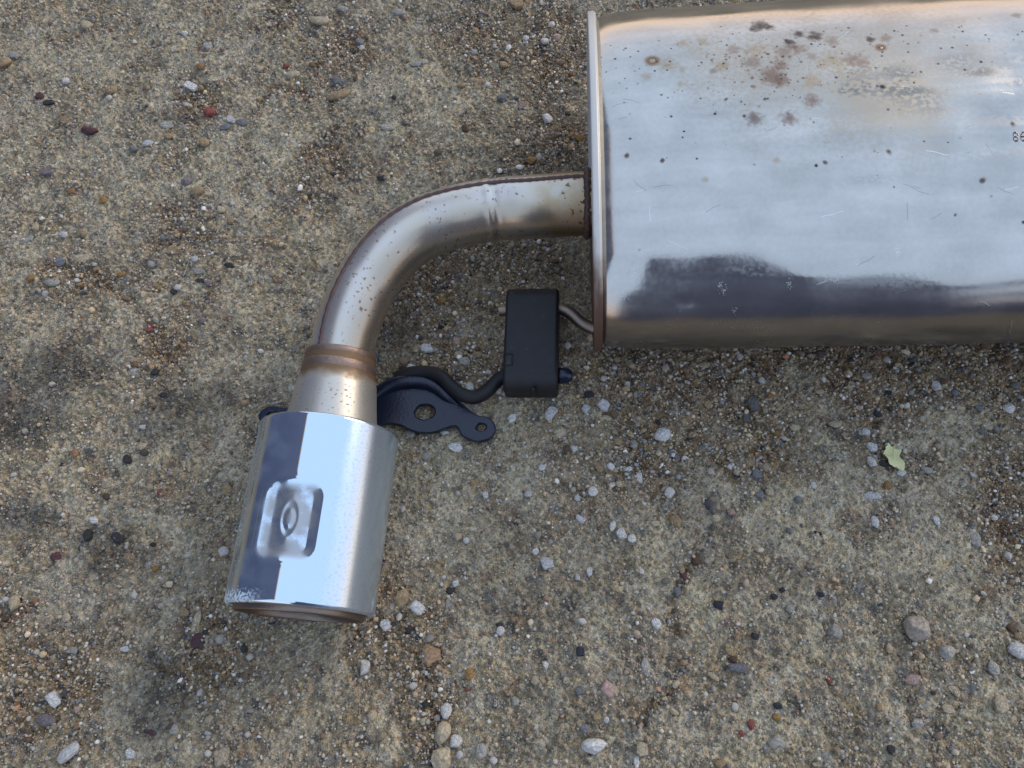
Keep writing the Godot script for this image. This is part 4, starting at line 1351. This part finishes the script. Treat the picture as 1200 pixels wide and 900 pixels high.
		["black", "a", -2, 144, 5.2, 3.6, 20, "small near-black angular chip up and right of the flat apricot stone"],
		["white", "r", -29, 189, 6, 8.3, 10, "egg-shaped white pebble topmost of the stacked row at the bottom"],
		["cream", "r", -41, 195, 3.2, 3.2, 0, "tiny cream round pebble up and left of the bulky cream stone"],
		["pale", "r", -34, 193, 3.7, 3.7, 0, "tiny pale grey round pebble above the bulky cream stone"],
		["cream", "r", -30, 200, 8.2, 12.3, 15, "tall cream stone in the middle of the stacked row at the bottom"],
		["white", "r", -23, 204, 6.8, 6.8, 30, "round white pebble right of the tall cream stone in the row"],
		["cream", "a", -29, 212, 11.7, 12.6, 20, "bulky cream-grey stone lowest of the stacked row at the bottom"],
		["white", "r", -20, 210, 3.6, 4, 10, "tiny white round pebble close right of the bulky cream stone"],
		["pale", "r", -9, 208, 5.8, 7.6, 15, "mid-sized pale grey oval pebble close right of the bulky cream stone"],
		["white", "r", -2, 212, 4, 3.6, 0, "tiny white round pebble right of the bulky cream stone"],
		["white", "a", 24, 164, 3.2, 4.6, 10, "tiny white angular chip well up and left of the largest white block"],
		["navy", "a", 43, 157, 5.5, 5.5, 20, "mid-sized navy-black blocky chip well above the largest white block"],
		["white", "r", 50, 203, 12.9, 7.6, -5, "largest white blocky stone, lying flat at the bottom edge"],
		["bluegrey", "r", 42, 177, 4.6, 4.1, 0, "small blue-grey round pebble above the largest white block"],
		["white", "a", 57, 190, 3.1, 3.6, 20, "tiny white blocky chip close up and right of the largest white block"],
		["red", "r", -18, 178, 2.7, 2.4, 0, "tiny brick-red oval pebble down and right of the flat apricot stone"],
		["white", "r", 84, 141, 4.7, 6.1, -15, "small white oval pebble left of the navy angular stone"],
		["navy", "a", 118, 130, 6.3, 5.2, 10, "navy-black angular stone, larger than the other dark chips around it"],
		["black", "a", 136, 146, 4.7, 4.3, 0, "small near-black blocky chip down and right of the navy angular stone"],
		["cream", "r", 113, 167, 7.2, 3.2, 35, "small cream oblong pebble below the navy angular stone"],
		["cream", "r", 92, 185, 5.4, 3.1, 35, "small cream oblong pebble up and right of the largest white block"],
		["red", "r", 131, 190, 3.8, 4.9, -10, "small brick-red oval pebble well below the navy angular stone"],
		["ochre", "r", 144, 186, 4, 3.5, 0, "tiny ochre round pebble well down and right of the navy angular stone"],
		["pale", "r", 156, 131, 4.6, 4.6, 0, "small pale grey round pebble right of the navy angular stone"],
		["black", "r", 148, 125, 3.6, 3.2, 0, "tiny near-black round pebble right of the navy angular stone, nearer one"],
		["black", "r", 153, 121, 3.2, 2.8, 0, "tiny near-black round pebble right of the navy angular stone, farther one"],
		["white", "r", 77, 113, 2.9, 2.9, 0, "tiny white round pebble up and left of the navy angular stone"],
		["brown", "r", 107, 106, 4.3, 7.1, 10, "small dark brown oblong pebble up and left of the navy angular stone"],
		["maroon", "r", 100, 115, 3.8, 4.7, -10, "small dark maroon oval pebble up and left of the navy angular stone"],
		["bluegrey", "r", 96, 124, 4.2, 5.2, 0, "small blue-grey oval pebble left of the navy angular stone"],
		["tan", "r", 99, 112, 3.3, 3.8, 0, "tiny tan round pebble up and left of the navy angular stone"],
		["cream", "r", 97, 103, 2.9, 3.4, 0, "tiny cream oval pebble up and left of the navy angular stone"],
		["tan", "r", 122, 154, 3.7, 4.1, 0, "tiny tan round pebble below the navy angular stone"],
		["brown", "r", 124, 158, 4.1, 3.6, 0, "tiny dark brown round pebble below the navy angular stone"],
		["pale", "a", 144, 197, 7.4, 5.3, 25, "mid-sized pale grey angular chip well down and right of the navy angular stone"],
		["cream", "a", 75, 204, 7.1, 7.5, 20, "mid-sized cream blocky chip right of the largest white block"],
		["white", "a", 72, 210, 3.5, 6.6, 5, "small white angular splinter right of the largest white block"],
		["tan", "r", 114, 209, 6.1, 3.9, -10, "small tan oblong pebble well right of the largest white block"],
		["shell", "r", 219, 140, 13.1, 12.2, 35, "large round beige pebble sitting alone on the concrete"],
		["white", "r", 206, 83, 4.3, 6.7, -15, "small white oblong pebble below the yellow-green leaf scrap"],
		["white", "r", 239, 82, 3.3, 5.7, -10, "small white oblong pebble down and right of the yellow-green leaf scrap"],
		["white", "r", 269, 149, 8.9, 8, 0, "large white round pebble well right of the big round beige pebble"],
		["pale", "r", 256, 158, 5.7, 6.6, -15, "mid-sized pale grey oval pebble down and right of the big round beige pebble"],
		["cream", "a", 256, 176, 7.8, 9.6, 10, "large cream angular chip above the lower right corner"],
		["cream", "a", 236, 171, 3.9, 4.4, 0, "small cream blocky chip down and right of the big round beige pebble"],
		["pale", "a", 178, 142, 8.2, 8.2, 20, "large pale grey blocky chip left of the big round beige pebble"],
		["navy", "a", 173, 123, 4.3, 3.2, 20, "small navy-black angular chip well left of the big round beige pebble"],
		["black", "a", 175, 90, 4.9, 2.8, 20, "small near-black angular splinter well down and left of the yellow-green leaf scrap"],
		["white", "a", 245, 142, 2.7, 2.7, 20, "tiny white blocky chip right of the big round beige pebble"],
		["tan", "r", 196, 179, 3.1, 4, 30, "tiny tan oval pebble down and left of the big round beige pebble"],
		["brown", "a", 268, 138, 5.8, 4.5, 30, "small dark brown angular chip well right of the big round beige pebble"],
		["tan", "r", 271, 142, 4, 3.6, 0, "tiny tan round pebble well right of the big round beige pebble"],
		["pale", "r", 175, 201, 3.5, 3, 0, "tiny pale grey round pebble well down and left of the big round beige pebble"],
		["red", "r", 173, 167, 3.4, 3.8, 0, "small brick-red round pebble well down and left of the big round beige pebble"],
		["white", "r", 289, 16, 6.4, 5.9, 0, "mid-sized white round pebble down and right of the muffler's right lower edge"],
		["bluegrey", "a", 272, 30, 4.9, 3.4, 10, "tiny blue-grey angular chip below the muffler's right lower edge"],
		["pale", "r", 212, -4, 5.6, 4.1, 0, "small pale grey oval pebble above the yellow-green leaf scrap"],
		["black", "a", 224, 6, 4.3, 3, 20, "tiny near-black angular chip above the yellow-green leaf scrap"],
		["navy", "a", 215, 20, 5.5, 3.8, 20, "small navy-black angular chip above the yellow-green leaf scrap"],
		["white", "r", 207, 31, 5, 5, 0, "small white round pebble close up and left of the yellow-green leaf scrap"],
		["bluewhite", "a", 210, 40, 7.9, 5.4, 25, "mid-sized bluish-white angular chip close up and left of the yellow-green leaf scrap"],
		["white", "a", 208, 49, 4.9, 7.8, -20, "mid-sized white angular splinter close left of the yellow-green leaf scrap"],
		["black", "a", 215, 49, 7, 3.7, 30, "mid-sized near-black angular splinter well down and left of the muffler's right lower edge"],
		["white", "r", 224, 55, 5.3, 3.9, 0, "small white oval pebble close down and right of the yellow-green leaf scrap"],
		["pale", "r", 239, 53, 5.3, 3.9, 10, "small pale grey oval pebble close right of the yellow-green leaf scrap"],
		["cream", "r", 191, 26, 7, 4.5, 0, "small cream oblong pebble up and left of the yellow-green leaf scrap"],
		["cream", "r", 151, 67, 3.9, 3.4, 0, "tiny cream round pebble well up and right of the navy angular stone"],
		["white", "a", 175, 63, 3.9, 4.4, 20, "tiny white blocky chip left of the yellow-green leaf scrap"],
		["bluegrey", "r", 166, 71, 4.4, 3.9, 0, "tiny blue-grey round pebble well down and left of the yellow-green leaf scrap"],
		["white", "a", 251, 2, 5.5, 7.5, -20, "mid-sized white angular chip down and left of the muffler's right lower edge"],
		["bluegrey", "r", 261, 6, 4, 4.5, 0, "tiny blue-grey round pebble below the muffler's right lower edge"],
		["white", "a", 262, 56, 3.8, 2.9, 30, "tiny white angular chip right of the yellow-green leaf scrap"],
		["red", "a", 220, -17, 3, 2.6, 0, "tiny brick-red angular chip left of the muffler's right lower edge"],
	]
	for i in loose.size():
		var q: Array = loose[i]
		var kind: String = q[1]
		var col: String = q[0]
		var named := "plastic_chip" if col == "chip" else "pebble" if kind == "r" else "stone_chip"
		var mesh: Mesh = rnd[i % 8] if kind == "r" else ang[(i * 3) % 8]
		if col == "chip": mesh = box(Vector3(1, 1, 1), Vector3.ZERO, 0.1)
		var o = lay.call(mesh, sm[col + str(i % 2)], q.slice(2), named, self, 0.24, kind)
		tag(o, q[7], "chip" if col == "chip" else "pebble" if kind == "r" else "stone", "" if col == "chip" else "loose stones on the concrete")
	var set_in := [
		["maroon", "a", [[-375, -237, 9.2, 7.3, 0], [-273, 112, 6.7, 7.2, 0], [-174, 158, 9.7, 8.7, 30]]],
		["bluegrey", "a", [[-207, -207, 8.8, 6.9, 10], [126, 162, 11.3, 5, 0], [273, 16, 5.9, 3.5, 10]]],
		["tan", "a", [[-348, -213, 9.1, 7.8, 0], [-173, 69, 6.8, 8.8, 30], [-186, 142, 7.9, 6.4, 0], [-58, 131, 8.7, 12.1, 10], [54, 54, 5, 7, -15], [40, 203, 4, 4.5, 10]]],
		["pale", "f", [[-408, -280, 12.2, 6.1, 20], [-267, -207, 11.5, 7, 10], [-78, -255, 12.7, 5.1, -10], [-187, -190, 6.2, 3.7, 0], [-352, -110, 10.9, 5.5, -30], [-248, -8, 10, 6.1, 5], [-31, 133, 4.8, 6.7, 20], [78, 164, 4.6, 9.1, -10]]],
		["pale", "f", [[258, 91, 6.1, 9.3, -20]]],
		["tan", "r", [[-317, -240, 9.2, 7.2, 0], [-136, -228, 17.7, 8.2, -20], [-311, -115, 7.3, 5.5, 0], [-201, -121, 6, 7.2, 0], [-21, 63, 4.6, 4.1, 0], [97, 85, 6.8, 8.3, -30], [52, 190, 5.4, 6.8, 10]]],
		["white", "f", [[-277, -191, 8.2, 5.1, 0]]],
		["pale", "a", [[-247, -281, 9.3, 6.6, 0], [-218, -82, 10.5, 5.8, 10], [76, 26, 4.1, 4.1, 0], [8, 183, 5.5, 5.5, 0], [214, 186, 6.5, 6.1, 20]]],
		["bluegrey", "f", [[-139, -243, 11.5, 8.9, 15], [-323, -92, 8.4, 7.2, 0]]],
		["pale", "r", [[-98, -307, 11.8, 6.6, 15], [-97, -196, 9.8, 5.5, 5], [-323, -75, 11.8, 5.9, 0], [-179, 204, 5.6, 4.7, 0], [-138, 193, 4.7, 2.8, 0], [234, 151, 8, 8, 0]]],
		["cream", "r", [[-175, -249, 11.6, 6.4, -15], [30, 32, 7.7, 7.2, 0], [19, 172, 5.1, 5.1, 0], [277, 26, 7.8, 5.4, -10]]],
		["pink", "a", [[0, -213, 6.1, 8.6, 20], [57, 175, 8.2, 10.5, 10]]],
		["black", "r", [[-133, -159, 5.1, 3.6, 0]]],
		["red", "r", [[-181, -258, 5, 3.9, 0], [-215, 72, 3.6, 3.6, 0]]],
		["cream", "f", [[-306, -95, 13.1, 7.2, -10], [-150, 216, 7.4, 11.1, 20], [-178, 148, 4.4, 13.7, 15]]],
		["bluewhite", "r", [[-222, -91, 5.3, 4.7, 0]]],
		["tan", "f", [[-238, -101, 13, 5.9, -20], [-227, 111, 9.2, 4.6, 5]]],
		["mauve", "r", [[-240, -155, 8, 7.4, 0]]],
		["red", "a", [[-244, -39, 5.3, 6.8, 0], [126, 194, 3.4, 3.4, 0]]],
		["black", "f", [[-225, 8, 7.5, 3.7, 10], [-236, 100, 8.7, 5.7, 20]]],
		["brown", "r", [[-248, 75, 5.3, 4.2, 0], [-258, 70, 5.8, 4.2, 0]]],
		["black", "a", [[-283, 55, 4.6, 3.2, 20], [145, 180, 5.3, 4.2, 20], [200, 199, 4, 4.4, 0]]],
		["maroon", "f", [[-193, 206, 8.4, 3.3, 5]]],
		["slate", "a", [[141, 21, 4.6, 8.6, 10], [118, 77, 4.4, 6.8, 0]]],
		["apricot", "a", [[-39, 161, 10.8, 14.1, 10]]],
		["ochre", "r", [[-17, 170, 5.1, 5.6, 0], [216, 62, 4.3, 5.3, 0]]],
		["cream", "a", [[-11, 153, 8.5, 5.2, -25], [231, 179, 7, 4.8, 10], [235, 169, 5.7, 4, 25], [203, 1, 4.6, 6.6, 30]]],
		["bluegrey", "r", [[45, 195, 4.9, 4.9, 0]]],
		["pink", "f", [[215, 165, 8, 5.3, -20]]],
		["mauve", "a", [[230, 198, 6.4, 5.6, 20]]],
		["bluewhite", "f", [[207, 68, 10.1, 4.8, 5]]],
	]
	var ground_node := get_node("ground")
	var n := 0
	for q in set_in:
		for s in q[2]:
			n += 1
			lay.call(ang[n % 8] if q[1] == "a" else rnd[n % 8], sm[q[0] + str(n % 2)], s, "stone", ground_node, 0.62 if q[1] == "f" else 0.5, q[1])

func grit():
	var pal := [[0.38, 0.29, 0.18, 22], [0.50, 0.43, 0.31, 16], [0.31, 0.30, 0.28, 16], [0.17, 0.105, 0.06, 18], [0.05, 0.05, 0.053, 11], [0.62, 0.61, 0.59, 9], [0.34, 0.18, 0.10, 3], [0.24, 0.25, 0.27, 5], [0.28, 0.21, 0.15, 14]]
	var total := 0
	for p in pal: total += p[3]
	for pass_ in 2:
		var mm := MultiMesh.new()
		mm.transform_format = MultiMesh.TRANSFORM_3D
		mm.use_colors = true
		mm.mesh = grain_mesh(500 + pass_, 6 if pass_ == 0 else 8, 3 if pass_ == 0 else 4)
		var where := []
		var tint := []
		var tries := 1240000 if pass_ == 0 else 100000
		for k in tries:
			var x := rng.randf_range(GX0 - 0.2, GX1 + 0.2)
			var z := rng.randf_range(GZ0 - 0.2, GZ1 + 0.2)
			var away := maxf(maxf(GX0 - x, x - GX1), maxf(GZ0 - z, z - GZ1))
			if away > 0.0 and rng.randf() < away / 0.2: continue
			var cellno := clampi(int((z - GZ0) / GS), 0, hz - 1) * hx + clampi(int((x - GX0) / GS), 0, hx - 1)
			var d := dirt_map[cellno]
			var keep := lerpf(0.33, 0.19, skin_map[cellno]) + 0.45 * d if pass_ == 0 else 0.045 + 0.52 * d
			if rng.randf() > keep: continue
			var s := 0.00075 * pow(rng.randf_range(0.06, 1.0), -0.45) if pass_ == 0 else 0.0018 * pow(rng.randf_range(0.05, 1.0), -0.38)
			var pick := rng.randi() % total
			var c: Array = pal[0]
			for p in pal:
				pick -= p[3]
				if pick < 0:
					c = p
					break
			var l := rng.randf_range(0.36, 1.32) * (1.0 - clampf(0.42 - x * 1.1, 0.15, 0.7) * stain_map[cellno] * sqrt(rng.randf()))
			var bs := Basis(Vector3(rng.randfn(), rng.randfn(), rng.randfn()).normalized(), rng.randf() * TAU).scaled_local(Vector3(s * rng.randf_range(0.8, 1.35), s * rng.randf_range(0.6, 1.0), s * rng.randf_range(0.8, 1.2)))
			where.append(Transform3D(bs, Vector3(x, (height_at(x, z) if away < 0.02 else 0.0008) + s * 0.3, z)))
			var own := (1.0 - d) * (0.75 if pass_ == 0 else 0.35) * rng.randf_range(0.6, 1.0)
			tint.append(Color(lerpf(c[0] * 1.18, 0.44, own) * l, lerpf(c[1] * 1.15, 0.402, own) * l, lerpf(c[2] * 1.08, 0.325, own) * l))
		mm.instance_count = where.size()
		for i in where.size():
			mm.set_instance_transform(i, where[i])
			mm.set_instance_color(i, tint[i])
		var o := MultiMeshInstance3D.new()
		o.name = "loose_sand" if pass_ == 0 else "fine_gravel"
		o.multimesh = mm
		o.material_override = mats.grit
		add_child(o)
		tag(o, "brown and grey sand grains lying in the worn hollows" if pass_ == 0 else "mixed fine gravel scattered over the worn concrete", "sand" if pass_ == 0 else "gravel", "", "stuff")

func grain_mesh(sd: int, seg: int, rings: int) -> ArrayMesh:
	var rg := RandomNumberGenerator.new()
	rg.seed = sd
	var sp := SphereMesh.new()
	sp.radius = 0.5
	sp.height = 1.0
	sp.radial_segments = seg
	sp.rings = rings
	var arr := sp.get_mesh_arrays()
	var v: PackedVector3Array = arr[Mesh.ARRAY_VERTEX]
	var planes := []
	for k in 7: planes.append([Vector3(rg.randfn(), rg.randfn(), rg.randfn()).normalized(), rg.randf_range(0.3, 0.42)])
	var idx: PackedInt32Array = arr[Mesh.ARRAY_INDEX]
	var st := SurfaceTool.new()
	st.begin(Mesh.PRIMITIVE_TRIANGLES)
	st.set_smooth_group(-1)
	for i in idx:
		var p := v[i]
		for q in planes:
			var e: float = p.dot(q[0]) - q[1]
			if e > 0: p -= q[0] * e
		st.add_vertex(p)
	st.generate_normals()
	return st.commit()

# ------------------------------------------------------------------ leaf scrap, straws
func small_litter():
	var lm := std(lin(0.68, 0.66, 0.34), 0.7)
	lm.backlight_enabled = true
	lm.backlight = Color(0.25, 0.28, 0.08)
	lm.uv1_triplanar = true
	lm.uv1_scale = Vector3.ONE * 40
	lm.heightmap_enabled = true
	lm.heightmap_texture = mats.stone_bump
	lm.heightmap_scale = 0.02
	var rim := [[219, 37], [221, 39.5], [225, 38], [225.5, 42], [224, 46], [225.5, 50.5], [224.5, 54.5], [221, 52.5], [217.5, 51], [216, 45], [214.5, 44], [217.5, 41]]
	var org := Vector3(0.220, 0.0, 0.046)
	var o := base("leaf_scrap")
	o.position = org
	tag(o, "torn yellow-green leaf scrap below the muffler's right part", "leaf")
	var pl := PackedVector2Array()
	var lr := RandomNumberGenerator.new()
	lr.seed = 5
	for i in rim.size():
		var a := Vector2(rim[i][0], rim[i][1])
		var b := Vector2(rim[(i + 1) % rim.size()][0], rim[(i + 1) % rim.size()][1])
		for k in 4:
			pl.append((a.lerp(b, k / 4.0) + Vector2(lr.randfn(), lr.randfn()) * 0.28) * 0.001)
	var list := []
	var st := SurfaceTool.new()
	st.begin(Mesh.PRIMITIVE_TRIANGLES)
	var y0 := height_at(org.x, org.z) + 0.0048
	var cen := Vector2(0.2205, 0.0460)
	var hf := func(p: Vector2) -> Vector3:
		var d := p - cen
		return Vector3(p.x, y0 + 0.0010 * sin(d.y * 420.0) + 7.0 * absf(d.x) * absf(d.x) * 6.0 + 0.10 * d.y, p.y) - org
	for i in pl.size():
		var a := pl[i]
		var b := pl[(i + 1) % pl.size()]
		for k in 3:
			var t0 := k / 3.0
			var t1 := (k + 1) / 3.0
			var q := [cen.lerp(a, t0), cen.lerp(b, t0), cen.lerp(a, t1), cen.lerp(b, t1)]
			for v in [0, 2, 1, 1, 2, 3]:
				st.add_vertex(hf.call(q[v]))
	st.index()
	st.generate_normals()
	put("blade", st.commit(), lm, o)
	put("midrib", tube(PackedVector3Array([hf.call(Vector2(0.2225, 0.0385)) + Vector3(0, 0.0002, 0), hf.call(cen) + Vector3(0, 0.0002, 0), hf.call(Vector2(0.2235, 0.0535)) + Vector3(0, 0.0002, 0)]), func(t: float, l: float): return 0.00028, 6), lm, o)
	var straws := [[[-253, -222], [-244, -225], [-236, -229], "thin dry straw lying left of the red stone chip", [0.34, 0.24, 0.12], "straw"], [[-236, -180], [-231, -186], [-229, -190], "short green grass blade below the red stone chip", [0.16, 0.24, 0.06], "grass blade"], [[-229, -79], [-227, -86], [-226, -92], "pale straw standing between dark chips left of the elbow pipe", [0.42, 0.33, 0.2], "straw"], [[168, 60], [178, 57], [186, 62], "faint curled root fibre left of the yellow-green leaf scrap", [0.3, 0.22, 0.14], "fibre"]]
	for q in straws:
		var p := PackedVector3Array()
		var row := []
		for k in 3: row.append([q[k][0], (height_at(q[k][0] * 0.001, q[k][1] * 0.001) + 0.0009) * 1000.0, q[k][1]])
		p = curve(row, 0.001)
		var s := put("grass_blade" if q[5] == "grass blade" else "straw" if q[5] == "straw" else "root_fibre", tube(p, func(t: float, l: float): return 0.00045 * (1.0 - 0.6 * t), 6), std(lin(q[4][0], q[4][1], q[4][2]), 0.8))
		tag(s, q[3], q[5])
